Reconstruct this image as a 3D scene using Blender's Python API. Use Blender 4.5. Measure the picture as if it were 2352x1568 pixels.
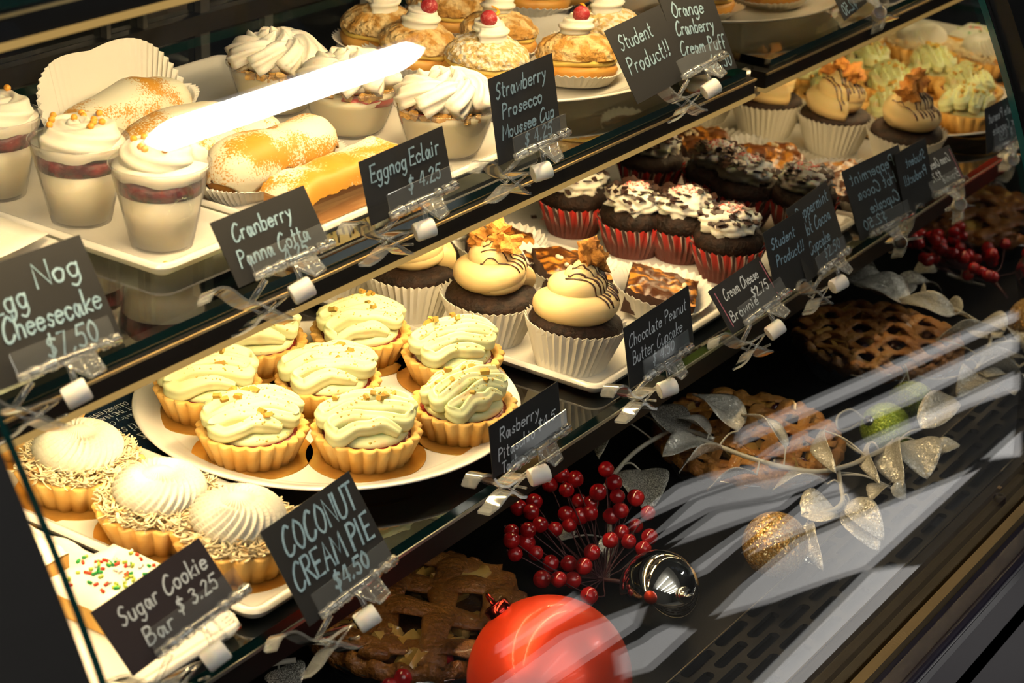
import bpy, bmesh, math, random
from mathutils import Vector, Matrix, noise
from mathutils.bvhtree import BVHTree
sc = bpy.context.scene
for o in list(bpy.data.objects): bpy.data.objects.remove(o)
col = sc.collection
PI = math.pi
EYE = 1.5                                   # camera height over the floor; z below is relative to the eye, EYE is added on linking
# ---------------------------------------------------------------- camera
RC = ((0.55764, -0.82873, 0.04744), (0.31287, 0.26277, 0.91272), (0.76887, 0.49413, -0.40581))
FPX = 4547.0
cam = bpy.data.cameras.new('camera'); cam_o = bpy.data.objects.new('camera', cam); col.objects.link(cam_o)
cam.sensor_width = 36; cam.lens = FPX * 36 / 2352; cam.clip_start = .02
r_, u_, f_ = (Vector(v) for v in RC)
cam_o.matrix_world = Matrix(((r_.x, u_.x, -f_.x, 0), (r_.y, u_.y, -f_.y, 0), (r_.z, u_.z, -f_.z, EYE), (0, 0, 0, 1)))
cam.dof.use_dof = True; cam.dof.focus_distance = 1.42; cam.dof.aperture_fstop = 13
sc.camera = cam_o
def at(px, py, z):
    "point of the photograph on the horizontal plane at height z (metres from the eye)"
    d = r_ * ((px - 1176) / FPX) + u_ * ((784 - py) / FPX) + f_
    return d * (z / d.z)
# ---------------------------------------------------------------- look, world, sun
sc.view_settings.view_transform = 'Standard'; sc.view_settings.look = 'None'; sc.view_settings.gamma = 1
sc.view_settings.exposure = 0.0
sc.cycles.use_denoising = True
sc.cycles.max_bounces = 10; sc.cycles.transparent_max_bounces = 24; sc.cycles.glossy_bounces = 5; sc.cycles.diffuse_bounces = 4
sc.cycles.caustics_reflective = False; sc.cycles.caustics_refractive = False
sc.cycles.sample_clamp_indirect = 6
w = bpy.data.worlds.new('world'); sc.world = w; w.use_nodes = True
w.node_tree.nodes['Background'].inputs[0].default_value = (.55, .65, .8, 1); w.node_tree.nodes['Background'].inputs[1].default_value = .03
SUN = 20.0
sd = bpy.data.lights.new('sun', 'SUN'); sd.energy = SUN; sd.angle = .004; sd.color = (1, .97, .94)
so = bpy.data.objects.new('sun', sd); col.objects.link(so); so.location = (3, -1, 6)   # straight down through the added ceiling openings
LED = 76.0; LED_TOP = 90.0; TUBE = 30.0
# ---------------------------------------------------------------- mesh tools
class MB:
    def __init__(s): s.v = []; s.f = []; s.m = []
    def add(s, vs, fs, mi=0):
        n = len(s.v); s.v += [Vector(p) for p in vs]
        s.f += [tuple(i + n for i in f) for f in fs]; s.m += [mi] * len(fs); return s
    def box(s, x0, x1, y0, y1, z0, z1, mi=0):
        return s.add([(x, y, z) for z in (z0, z1) for y in (y0, y1) for x in (x0, x1)],
                     [(0, 2, 3, 1), (4, 5, 7, 6), (0, 1, 5, 4), (2, 6, 7, 3), (0, 4, 6, 2), (1, 3, 7, 5)], mi)
    def grid(s, fn, nu, nv, cu=False, cv=False, mi=0):
        vs = [fn(i / (nu if cu else nu - 1), j / (nv if cv else nv - 1)) for i in range(nu) for j in range(nv)]
        fs = []
        for i in range(nu if cu else nu - 1):
            for j in range(nv if cv else nv - 1):
                a, b = i, (i + 1) % nu; c, d = j, (j + 1) % nv
                fs.append((a * nv + c, b * nv + c, b * nv + d, a * nv + d))
        return s.add(vs, fs, mi)
    def lathe(s, prof, n=48, mod=None, mi=0, c=(0, 0, 0)):
        np_ = len(prof)
        def fn(u, v):
            i = min(int(round(v * (np_ - 1))), np_ - 1); r, z = prof[i]; t = u * 2 * PI
            if mod: r, z = mod(t, i, r, z)
            return (c[0] + r * math.cos(t), c[1] + r * math.sin(t), c[2] + z)
        return s.grid(fn, n, np_, cu=True, mi=mi)
    def tube(s, path, rad, n=8, star=None, sq=(1, 1), cap=True, twist=0, mi=0, up=None):
        P = [Vector(p) for p in path]; m = len(P); vs = []; fs = []
        N = None
        for i in range(m):
            t = (P[min(i + 1, m - 1)] - P[max(i - 1, 0)])
            t = t.normalized() if t.length > 1e-9 else Vector((0, 0, 1))
            if up is not None: a = Vector(up)
            elif N is None: a = Vector((0, 0, 1)) if abs(t.z) < .9 else Vector((1, 0, 0))
            else: a = N
            N = a - t * a.dot(t)
            N = N.normalized() if N.length > 1e-6 else Vector((1, 0, 0))
            B = t.cross(N); r = rad(i / (m - 1)) if callable(rad) else rad
            for k in range(n):
                q = 2 * PI * k / n + twist * i / (m - 1); rr = r
                if star: rr *= 1 + star[1] * math.cos(star[0] * 2 * PI * k / n)
                vs.append(P[i] + N * (rr * math.cos(q) * sq[0]) + B * (rr * math.sin(q) * sq[1]))
        for i in range(m - 1):
            for k in range(n): fs.append((i * n + k, i * n + (k + 1) % n, (i + 1) * n + (k + 1) % n, (i + 1) * n + k))
        if cap: fs += [tuple(range(n))[::-1], tuple((m - 1) * n + k for k in range(n))]
        return s.add(vs, fs, mi)
    def blob(s, c, rad, sub=3, amp=0, freq=1, seed=0, mi=0, rot=None, cut=None):
        bm = bmesh.new(); bmesh.ops.create_icosphere(bm, subdivisions=sub, radius=1)
        R = Matrix.Rotation(rot[0], 3, 'Z') @ Matrix.Rotation(rot[1], 3, 'X') if rot else None
        rad = rad if isinstance(rad, tuple) else (rad,) * 3; vs = []
        for v in bm.verts:
            p = v.co.copy(); k = 1 + (amp * noise.fractal(p * freq + Vector((seed * 7.3, seed * 3.1, seed)), 1, 2, 3) if amp else 0)
            p = Vector((p.x * rad[0], p.y * rad[1], p.z * rad[2])) * k
            if cut is not None and p.z < cut: p.z = cut
            if R: p = R @ p
            vs.append(p + Vector(c))
        s.add(vs, [tuple(v.index for v in f.verts) for f in bm.faces], mi); bm.free(); return s
    def chunk(s, c, size, seed, mi=0, sub=2, amp=.18):
        "broken angular piece"
        rnd = random.Random(seed); bm = bmesh.new(); bmesh.ops.create_cube(bm, size=1)
        bmesh.ops.subdivide_edges(bm, edges=bm.edges[:], cuts=sub, use_grid_fill=True)
        R = Matrix.Rotation(rnd.random() * 6, 3, 'Z') @ Matrix.Rotation(rnd.uniform(-.7, .7), 3, 'X') @ Matrix.Rotation(rnd.uniform(-.6, .6), 3, 'Y')
        vs = []
        for v in bm.verts:
            p = v.co * (1 - .18 * v.co.length_squared) * (1 + amp * 2 * noise.noise(v.co * 3.1 + Vector((seed, seed * 2.2, 0))))
            vs.append(R @ Vector((p.x * size[0], p.y * size[1], p.z * size[2])) + Vector(c))
        s.add(vs, [tuple(v.index for v in f.verts) for f in bm.faces], mi); bm.free(); return s
    def bvh(s): return BVHTree.FromPolygons([tuple(v) for v in s.v], s.f)
    def build(s, name, mats, parent=None, smooth=True, auto=None, xf=None):
        me = bpy.data.meshes.new(name)
        vs = [xf @ v for v in s.v] if xf else s.v
        me.from_pydata([tuple(v) for v in vs], [], s.f)
        mats = mats if isinstance(mats, (list, tuple)) else [mats]
        for m in mats: me.materials.append(m)
        if len(mats) > 1: me.polygons.foreach_set('material_index', s.m)
        bm = bmesh.new(); bm.from_mesh(me); bmesh.ops.recalc_face_normals(bm, faces=bm.faces); bm.to_mesh(me); bm.free()
        if smooth: me.polygons.foreach_set('use_smooth', [True] * len(me.polygons))
        if auto: me.set_sharp_from_angle(angle=math.radians(auto))
        o = bpy.data.objects.new(name, me); col.objects.link(o)
        if parent: o.parent = parent
        return o
def tag(o, label, cat, group=None, kind=None):
    if label: o['label'] = label
    if cat: o['category'] = cat
    if group: o['group'] = group
    if kind: o['kind'] = kind
    return o
def thing(name, label, cat, loc, group=None, rz=0, mtx=None):
    o = bpy.data.objects.new(name, None); col.objects.link(o); o.empty_display_size = .01
    if mtx: o.matrix_world = mtx
    else: o.location = (loc[0], loc[1], loc[2] + EYE); o.rotation_euler = (0, 0, rz)
    return tag(o, label, cat, group)
UP = Matrix.Translation((0, 0, EYE))
def struct(name, mb, mats, smooth=False, auto=None):
    o = mb.build(name, mats, None, smooth, auto, UP); o['kind'] = 'structure'; return o
def dup(root, mtx, label, group=None):
    r = root.copy(); col.objects.link(r); r.matrix_world = mtx; r['label'] = label
    if group: r['group'] = group
    for ch in list(root.children):
        c = ch.copy(); col.objects.link(c); c.parent = r
        for g in list(ch.children):
            d = g.copy(); col.objects.link(d); d.parent = c
    return r
def solid(o, t, off=0):
    m = o.modifiers.new('thickness', 'SOLIDIFY'); m.thickness = t; m.offset = off; return o
def spline(pts, k=6, closed=False):
    P = [Vector(p) for p in pts]; n = len(P); out = []
    for i in range(n if closed else n - 1):
        if closed: a, b, c, d = P[i - 1], P[i], P[(i + 1) % n], P[(i + 2) % n]
        else: a, b, c, d = P[max(i - 1, 0)], P[i], P[i + 1], P[min(i + 2, n - 1)]
        for j in range(k):
            t = j / k
            out.append(.5 * (2 * b + (c - a) * t + (2 * a - 5 * b + 4 * c - d) * t * t + (3 * b - a - 3 * c + d) * t ** 3))
    if not closed: out.append(P[-1].copy())
    return out
# ---------------------------------------------------------------- materials
def mat(name, base, rough=.5, metal=0, spec=.5, c2=None, ns=30, lo=.4, hi=.65, det=4, bump=None, sss=0, sssr=(1, .6, .3), coat=0, trans=0, stretch=None, c3=None, dist=0, ssc=.004):
    m = bpy.data.materials.new(name); m.use_nodes = True; nt = m.node_tree; N = nt.nodes; L = nt.links; b = N['Principled BSDF']
    b.inputs['Base Color'].default_value = (*base, 1); b.inputs['Roughness'].default_value = rough; b.inputs['Metallic'].default_value = metal
    b.inputs['Specular IOR Level'].default_value = spec; b.inputs['Coat Weight'].default_value = coat; b.inputs['Coat Roughness'].default_value = .08
    if sss:
        b.inputs['Subsurface Weight'].default_value = sss; b.inputs['Subsurface Radius'].default_value = sssr; b.inputs['Subsurface Scale'].default_value = ssc
    tc = N.new('ShaderNodeTexCoord'); src = tc.outputs['Object']
    if stretch:
        mp = N.new('ShaderNodeMapping'); mp.inputs['Scale'].default_value = stretch; L.new(src, mp.inputs[0]); src = mp.outputs[0]
    def nz(scale, det=4, dist=0):
        n = N.new('ShaderNodeTexNoise'); n.inputs['Scale'].default_value = scale; n.inputs['Detail'].default_value = det; n.inputs['Distortion'].default_value = dist
        L.new(src, n.inputs['Vector']); return n.outputs['Fac']
    if c2:
        r = N.new('ShaderNodeValToRGB'); r.color_ramp.elements[0].position = lo; r.color_ramp.elements[1].position = hi
        r.color_ramp.elements[0].color = (*base, 1); r.color_ramp.elements[1].color = (*c2, 1)
        if c3: e = r.color_ramp.elements.new(min(hi + .12, 1)); e.color = (*c3, 1)
        L.new(nz(ns, det, dist), r.inputs[0]); L.new(r.outputs[0], b.inputs['Base Color'])
    if bump:
        bp = N.new('ShaderNodeBump'); bp.inputs['Strength'].default_value = bump[1]; bp.inputs['Distance'].default_value = bump[2] if len(bump) > 2 else .001
        L.new(nz(bump[0], 5), bp.inputs['Height']); L.new(bp.outputs[0], b.inputs['Normal'])
    return m
def clear(name, tint=(1, 1, 1), body=.06, edge=.5, white=(.9, .92, .92), gain=2.0, ior=1.5):
    "thin clear sheet: lets light through, mirrors by Fresnel, milky towards grazing edges"
    m = bpy.data.materials.new(name); m.use_nodes = True; nt = m.node_tree; N = nt.nodes; L = nt.links; N.remove(N['Principled BSDF'])
    tr = N.new('ShaderNodeBsdfTransparent'); tr.inputs[0].default_value = (*tint, 1)
    gl = N.new('ShaderNodeBsdfGlossy'); gl.inputs['Roughness'].default_value = .0 if body == 0 else .06
    fr = N.new('ShaderNodeFresnel'); fr.inputs[0].default_value = ior
    mu = N.new('ShaderNodeMath'); mu.operation = 'MULTIPLY'; mu.inputs[1].default_value = gain; mu.use_clamp = True; L.new(fr.outputs[0], mu.inputs[0])
    ge = N.new('ShaderNodeNewGeometry'); iv = N.new('ShaderNodeMath'); iv.operation = 'SUBTRACT'; iv.inputs[0].default_value = 1; L.new(ge.outputs['Backfacing'], iv.inputs[1])
    m2 = N.new('ShaderNodeMath'); m2.operation = 'MULTIPLY'; L.new(mu.outputs[0], m2.inputs[0]); L.new(iv.outputs[0], m2.inputs[1])
    last = tr.outputs[0]
    if body:
        df = N.new('ShaderNodeBsdfDiffuse'); df.inputs[0].default_value = (*white, 1)
        lw = N.new('ShaderNodeLayerWeight'); lw.inputs[0].default_value = .35
        ma = N.new('ShaderNodeMath'); ma.operation = 'MULTIPLY_ADD'; ma.inputs[1].default_value = edge; ma.inputs[2].default_value = body; ma.use_clamp = True
        L.new(lw.outputs['Facing'], ma.inputs[0]); mx0 = N.new('ShaderNodeMixShader'); L.new(ma.outputs[0], mx0.inputs[0]); L.new(last, mx0.inputs[1]); L.new(df.outputs[0], mx0.inputs[2]); last = mx0.outputs[0]
    mx = N.new('ShaderNodeMixShader'); L.new(m2.outputs[0], mx.inputs[0]); L.new(last, mx.inputs[1]); L.new(gl.outputs[0], mx.inputs[2])
    L.new(mx.outputs[0], N['Material Output'].inputs[0]); return m
def emit(name, c, s):
    m = bpy.data.materials.new(name); m.use_nodes = True; nt = m.node_tree; nt.nodes.remove(nt.nodes['Principled BSDF'])
    e = nt.nodes.new('ShaderNodeEmission'); e.inputs[0].default_value = (*c, 1); e.inputs[1].default_value = s
    nt.links.new(e.outputs[0], nt.nodes['Material Output'].inputs[0]); return m
def glitter(name, base, spark, alpha=1.0, scale=1400, metal=.55):
    "fine metallic flakes: every voronoi cell tilts its own way"
    m = bpy.data.materials.new(name); m.use_nodes = True; nt = m.node_tree; N = nt.nodes; L = nt.links; b = N['Principled BSDF']
    tc = N.new('ShaderNodeTexCoord'); vo = N.new('ShaderNodeTexVoronoi'); vo.inputs['Scale'].default_value = scale; L.new(tc.outputs['Object'], vo.inputs['Vector'])
    sb = N.new('ShaderNodeVectorMath'); sb.operation = 'SUBTRACT'; sb.inputs[1].default_value = (.5, .5, .5); L.new(vo.outputs['Color'], sb.inputs[0])
    sc_ = N.new('ShaderNodeVectorMath'); sc_.operation = 'SCALE'; sc_.inputs['Scale'].default_value = .75; L.new(sb.outputs[0], sc_.inputs[0])
    ge = N.new('ShaderNodeNewGeometry'); ad = N.new('ShaderNodeVectorMath'); L.new(ge.outputs['Normal'], ad.inputs[0]); L.new(sc_.outputs[0], ad.inputs[1])
    no = N.new('ShaderNodeVectorMath'); no.operation = 'NORMALIZE'; L.new(ad.outputs[0], no.inputs[0]); L.new(no.outputs[0], b.inputs['Normal'])
    rp = N.new('ShaderNodeValToRGB'); rp.color_ramp.elements[0].position = .45; rp.color_ramp.elements[1].position = .95
    rp.color_ramp.elements[0].color = (*base, 1); rp.color_ramp.elements[1].color = (*spark, 1)
    sx = N.new('ShaderNodeSeparateXYZ'); L.new(vo.outputs['Color'], sx.inputs[0]); L.new(sx.outputs[0], rp.inputs[0]); L.new(rp.outputs[0], b.inputs['Base Color'])
    b.inputs['Metallic'].default_value = metal; b.inputs['Roughness'].default_value = .22
    if alpha < 1:
        ra = N.new('ShaderNodeMapRange'); ra.inputs[1].default_value = .6; ra.inputs[2].default_value = .8; ra.inputs[3].default_value = alpha; ra.inputs[4].default_value = 1
        L.new(sx.outputs[0], ra.inputs[0]); L.new(ra.outputs[0], b.inputs['Alpha'])
    return m
m_black = mat('black enamel', (.006, .006, .006), .28, bump=(900, .15))
m_deck = mat('black deck panel', (.006, .006, .0055), .28, spec=.035, bump=(700, .15))
m_rail = mat('shelf rail', (.010, .009, .008), .5, spec=.2)
m_brass = mat('rail trim', (.62, .42, .16), .4, metal=.4, c2=(.75, .55, .25), ns=40)
m_dark = mat('rear door glass', (.008, .009, .009), .06, spec=.6)
m_mull = mat('mullion', (.10, .10, .095), .4, metal=.6)
m_case = clear('case glass', (.985, .995, .99), body=0, gain=1.7)
m_shelf = clear('shelf glass', (.86, .91, .89), body=0, gain=2.2)
m_tedge = mat('teal glass edge', (.012, .11, .10), .08, spec=.8)
m_gedge = mat('glass edge', (.003, .03, .024), .08, spec=.8)
m_clear = clear('clear plastic', (.97, .98, .98), body=.035, edge=.36, gain=3)
m_flap = clear('clear flap', (.97, .98, .98), body=.02, edge=.12, gain=2)
m_cup = clear('cup plastic', (.98, .97, .96), body=.008, edge=.16, gain=1.6)
m_knob = mat('white nylon', (.82, .80, .76), .4, sss=.3)
m_mirror = mat('end mirror', (.80, .79, .76), .0, metal=1)
m_china = mat('white china', (.80, .77, .69), .14, spec=.5, coat=.3)
m_paper = mat('liner paper', (.80, .76, .66), .75, bump=(300, .2, .0005), trans=.1)
m_wax = mat('waxed paper', (.80, .77, .68), .4)
# ================================================================ room
ZU, ZM, ZD, ZT = -.4635, -.634, -.770, -.240   # tops of upper shelf, middle shelf, deck, top shelf
XL, XR = .48, 1.5
YB = 1.22
def gy(z): return .427 + .685 * (z + .77) ** 2  # curve of the bent front glass
m_floor = mat('pale floor tile', (.12, .118, .115), .6, c2=(.13, .128, .125), ns=3)
m_wall = mat('dark wall', (.05, .048, .045), .8)
m_ceil = mat('ceiling', (.10, .10, .10), .9)
struct('floor', MB().box(-3, 12, -9, 3, -1.6, -EYE), m_floor)
struct('wall_back', MB().box(-3, 12, 3, 3.1, -EYE, 1.9), m_wall)
struct('wall_front', MB().box(-3, 12, -9.1, -9, -EYE, 1.9), m_wall)
struct('wall_left', MB().box(-3.1, -3, -9, 3, -EYE, 1.9), m_wall)
struct('wall_right', MB().box(12, 12.1, -9, 3, -EYE, 1.9), m_wall)
# added openings in the unseen ceiling, shaped so sun throws stripes on the floor
SUN_CUTS = [[(2.719, -0.34), (2.66, -0.177), (2.604, 0.002), (2.478, 0.004), (2.227, 0.001), (2.146, 0.046), (2.256, -0.312)],
[(2.882, -0.917), (2.799, -0.682), (2.746, -0.361), (3.186, -0.337), (3.18, -0.432), (3.217, -0.69), (3.261, -0.929), (3.043, -0.946)],
[(3.461, -1.422), (3.365, -1.01), (3.312, -0.775), (3.561, -0.972), (3.794, -1.398), (3.785, -1.486), (3.628, -1.552)],
[(4.246, -2.12), (4.059, -1.797), (3.877, -1.468), (3.605, -1.009), (3.808, -1.176), (4.009, -1.527), (4.443, -2.066)],
[(4.629, -2.512), (4.582, -2.186), (4.081, -1.581), (3.86, -1.218), (4.292, -1.617), (4.843, -2.258), (5.118, -2.655)],
[(5.536, -3.333), (5.254, -2.777), (4.986, -2.379), (4.408, -1.712), (4.824, -2.058), (5.673, -2.969), (6.007, -3.401)],
[(6.309, -3.285), (5.579, -2.137), (5.169, -1.287), (5.417, -1.41), (6.084, -2.433), (6.987, -3.724)],
[(5.272, -2.484), (4.782, -1.838), (4.543, -1.355), (4.468, -0.931), (4.821, -1.111), (5.035, -1.724), (5.373, -2.429)],
[(4.016, -1.216), (3.972, -0.989), (3.939, -0.811), (3.845, -0.597), (4.09, -0.729), (4.148, -1.046), (4.259, -1.39)],
[(3.228, -0.337), (3.159, -0.194), (3.375, -0.327)],
[(4.062, -2.726), (4.318, -2.592), (3.915, -2.194), (3.857, -2.535)],
[(3.334, -2.113), (3.602, -2.03), (3.421, -1.569), (3.192, -1.413), (3.034, -1.544), (2.957, -1.55)],
[(3.007, -1.327), (3.014, -1.165), (2.857, -0.959), (2.682, -0.945), (2.728, -1.075)]]
def poly_area(p): return sum(p[i][0] * p[(i + 1) % len(p)][1] - p[(i + 1) % len(p)][0] * p[i][1] for i in range(len(p))) / 2
bm = bmesh.new()
def loop(pts):
    vs = [bm.verts.new((x, y, 1.9)) for x, y in pts]
    for i in range(len(vs)): bm.edges.new((vs[i], vs[(i + 1) % len(vs)]))
loop([(-3, -9), (12, -9), (12, 3), (-3, 3)])
for p in SUN_CUTS: loop(p if poly_area(p) < 0 else p[::-1])
bmesh.ops.triangle_fill(bm, edges=bm.edges[:], use_beauty=True)
cm = MB(); bm.verts.index_update()
cm.add([v.co for v in bm.verts], [tuple(v.index for v in f.verts) for f in bm.faces]); bm.free()
o = struct('ceiling', cm, m_ceil); solid(o, .02, 1)
# ceiling lamp and added fill tubes
m_mull_ = mat('lamp fitting', (.5, .5, .5), .4, metal=.5)
def lamp(name, label, x0, x1, y0, y1, z, st, c=(1, .97, .93)):
    t = thing(name, label, 'lamp', ((x0 + x1) / 2, (y0 + y1) / 2, z)); hx, hy = (x1 - x0) / 2, (y1 - y0) / 2
    MB().box(-hx - .02, hx + .02, -hy - .02, hy + .02, .02, .06).build('housing', m_wall, t, False)
    d = MB()
    def cap(u, v):
        a = u * 2 * PI; cx = hx - hy
        return ((cx if math.cos(a) > 0 else -cx) + hy * math.cos(a), hy * math.sin(a), .02 * (1 - v) + -.03 * v)
    d.grid(cap, 32, 2, cu=True); d.f += [tuple(i * 2 + 1 for i in range(32))]; d.m += [0]
    d.build('diffuser', emit('lamp glow', c, st), t, False)
lamp('ceiling_lamp', 'long white ceiling lamp over the aisle, mirrored as a bright bar in the front glass', 3.0, 3.93, -1.35, -1.235, 1.40, TUBE)
for lb_, y_ in (('first', -.5), ('second', -1.5), ('third', -2.5), ('fourth', -3.6), ('fifth', -4.7)):  # unseen tubes added to light the fronts and the silver bauble
    t = thing('ceiling_lamp', lb_ + ' of five added fill tubes behind the viewer, counted from the case', 'lamp', (-.65, y_, 1.5))
    MB().tube([(-1.5, 0, 0), (1.5, 0, 0)], .05, 16).build('diffuser', emit('fill tube glow', (1, .97, .93), 9.5), t)
    for x in (-1.53, 1.53):
        MB().tube([(x - .03, 0, 0), (x + .03, 0, 0)], .055, 16).build('end_cap', m_mull_, t); MB().tube([(x, 0, .05), (x, 0, .36)], .006, 8).build('hanger', m_mull_, t)
struct('bounce_panel', MB().box(-3, 2.0, -6.5, .3, 1.86, 1.88), mat('pale bounce panel', (.62, .60, .57), .9))  # unseen pale panel added to bounce light towards the silver bauble
# ================================================================ the display case
n = 40; zs = [-.775 + i * (.775 - .05) / n for i in range(n + 1)]
g = MB()
g.grid(lambda u, v: (XL + (XR - XL) * v, gy(zs[int(round(u * n))]), zs[int(round(u * n))]), n + 1, 2)
g.grid(lambda u, v: (XL + (XR - XL) * v, gy(zs[int(round(u * n))]) + .006, zs[int(round(u * n))]), n + 1, 2)
g.grid(lambda u, v: (XL, gy(zs[int(round(u * n))]) + .006 * v, zs[int(round(u * n))]), n + 1, 2, mi=1)
g.grid(lambda u, v: (XR - .001, gy(zs[int(round(u * n))]) + .006 * v, zs[int(round(u * n))]), n + 1, 2, mi=1)
o = g.build('window_1', [m_case, m_tedge], None, True, 40, UP); o['kind'] = 'structure'
def profile_panel(x0, x1, f0, f1, n=40):
    "upright panel whose front follows the bent glass"
    b = MB(); a = []
    for i in range(n + 1):
        z = -.80 + i * .76 / n; a.append((f0(z), f1(z), z))
    vs = [(x, q[k], q[2]) for x in (x0, x1) for q in a for k in (0, 1)]; m = 2 * (n + 1); fs = []
    for i in range(n):
        j = 2 * i
        fs += [(j, j + 1, j + 3, j + 2), (m + j, m + j + 2, m + j + 3, m + j + 1), (j, j + 2, m + j + 2, m + j), (j + 1, m + j + 1, m + j + 3, j + 3)]
    fs += [(0, m, m + 1, 1), (m - 2, m - 1, 2 * m - 1, 2 * m - 2)]
    return b.add(vs, fs)
zb = lambda z: max(z, -.77)
struct('wall_mirror', profile_panel(XR, XR + .006, lambda z: gy(zb(z)), lambda z: YB), m_mirror)
struct('trim_1', profile_panel(XR + .0065, XR + .07, lambda z: gy(zb(z)) - .017, lambda z: gy(zb(z)) + .05), m_black)
struct('trim_2', profile_panel(XL - .09, XL - .010, lambda z: gy(zb(z)) - .004, lambda z: gy(zb(z)) + .055), mat('post', (.012, .011, .01), .6))
# back doors
b = MB(); b.box(.2, XR, YB, YB + .01, -.80, -.04); struct('door_1', b, m_dark)
b = MB()
for x in (.55, 1.21, 1.255, 1.33, 1.42): b.box(x, x + (.012 if x < 1.2 or x > 1.3 else .005), YB - .008, YB - .0005, -.76, -.05)
struct('trim_3', b, m_mull)
b = MB(); b.box(.2, XR, YB - .012, YB - .0005, ZU - .03, ZU - .012, 0); struct('trim_4', b, m_black)
struct('ceiling_case', MB().box(.2, XR + .07, .775, YB + .02, -.045, -.02), m_black)
# shelves: glass plate, black front rail with a brass line and a glowing lower line, led strip under the rail
m_lens = emit('led lens', (1, .60, .18), .5)
def shelf(name, label, z, yf, yb, x0, x1):
    t = thing(name, label, 'shelf', (x0, yf, z)); L = x1 - x0; D = yb - yf
    p = MB(); p.box(0, L, 0, D, -.008, 0); p.m = [0, 0, 1, 1, 1, 1]
    p.build('glass_plate', [m_shelf, m_gedge], t, False)
    r = MB(); r.box(-.01, L + .012, -.003, .012, -.0225, -.0085)
    ro = r.build('front_rail', m_rail, t, False)
    q = MB(); q.box(-.01, L + .012, -.0045, -.003, -.0105, -.0088); q.build('trim_line', m_brass, ro, False)
    q = MB(); q.box(-.01, L + .012, -.0045, .004, -.0262, -.0227); q.build('light_line', m_lens, ro, False)
    return t
shelf('glass_shelf', 'upper glass shelf with brass lined black front rail', ZU, .727, 1.13, .30, 1.478)
shelf('glass_shelf', 'topmost glass shelf at the upper left, nothing standing on it', ZT, .702, 1.10, .30, 1.478)
t = thing('glass_shelf', 'lower glass shelf carrying tart plate and cupcake trays', 'shelf', (.49, .650, ZM))
p = MB(); p.box(0, 1.0, 0, .55, -.008, 0); p.m = [0, 0, 1, 1, 1, 1]; p.build('glass_plate', [m_shelf, m_gedge], t, False)
r = MB(); r.box(0, 1.003, .002, .02, -.03, -.0085); r.build('front_rail', m_rail, t, False)
q = MB(); q.box(0, 1.003, -.001, .0015, -.0105, -.0085); q.build('trim_line', mat('thin edge', (.5, .47, .4), .3, metal=.8), t, False)
def led(label, z, y, L0, L1, w=.012, st=LED):
    t = thing('led_strip', label, 'led strip', ((L0 + L1) / 2, y, z)); h = (L1 - L0) / 2
    b = MB(); b.add([(-h, -w / 2, 0), (h, -w / 2, 0), (h, w / 2, .004), (-h, w / 2, .004)], [(0, 1, 2, 3)])
    b.build('diffuser', emit('led', (1, .72, .37), st), t, False)
    MB().box(-h, h, -w / 2, w / 2, .0042, .0075).build('channel', m_rail, t, False)
led('warm led strip under the front rail of the upper shelf', ZU - .020, .748, .34, 1.47)
led('warm led strip under the front rail of the topmost shelf', ZT - .018, .722, .34, 1.47, .014, LED_TOP)
# brackets that carry the upper shelf at the mirror
for i, y in enumerate((.76, .95)):
    t = thing('shelf_bracket', ('front' if i == 0 else 'rear') + ' black bracket under the upper shelf at the mirror end', 'bracket', (1.44, y, ZU - .04))
    b = MB(); b.tube([(0, 0, 0), (.05, 0, 0)], .009, 12); b.build('post', m_black, t); MB().box(-.01, .05, -.012, .012, .012, .030).build('arm', m_black, t, False)
# deck with slotted grille
G0, G1 = .462, .527
b = MB(); b.box(.40, XR, G1, YB, ZD - .01, ZD); b.box(.40, XR, .430, G0 - .002, ZD - .01, ZD + .001); b.box(.40, XR, .40, YB, -.86, -.84)
struct('floor_deck', b, m_deck)
# grille: bars between staggered slots
b = MB(); rows = 5; rh = (G1 - G0) / rows; sl, gap = .042, .008
for r in range(rows):
    y0 = G0 + r * rh; b.box(.40, XR, y0, y0 + rh * .38, ZD - .004, ZD)
    x = .40 + (r % 2) * .025
    while x < XR - .01:
        b.box(x, min(x + gap, XR), y0 + rh * .3801, y0 + rh * .9999, ZD - .004, ZD); q = rh * .31; ym = y0 + rh * .69
        for ex, sg in ((x + gap, 1), (x + gap + sl, -1)):      # rounded slot ends
            for up in (1, -1):
                arc = [(ex + sg * (q - q * math.cos(t_ * PI / 10)), ym + up * q * math.sin(t_ * PI / 10), ZD) for t_ in range(6)]
                b.add([(ex, ym + up * q, ZD)] + arc, [(0, i_ + 1, i_ + 2) for i_ in range(5)])
        x += sl + gap
o = tag(b.build('vent_grille', m_deck, None, False, None, UP), 'black slotted air grille along the front of the deck', 'grille')
b = MB(); b.tube([(.40, G0 - .001, ZD + .0015), (XR, G0 - .001, ZD + .0015)], .0007, 6); b.tube([(.40, G1 + .001, ZD + .0005), (XR, G1 + .001, ZD + .0005)], .0006, 6)
tag(b.build('grille_edge', mat('metal edge', (.45, .38, .25), .3, metal=.8), None, True, None, UP), 'thin bright metal edge lines bordering the slotted grille', 'edge trim')  # tan metal lines along both borders of the grille
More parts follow.
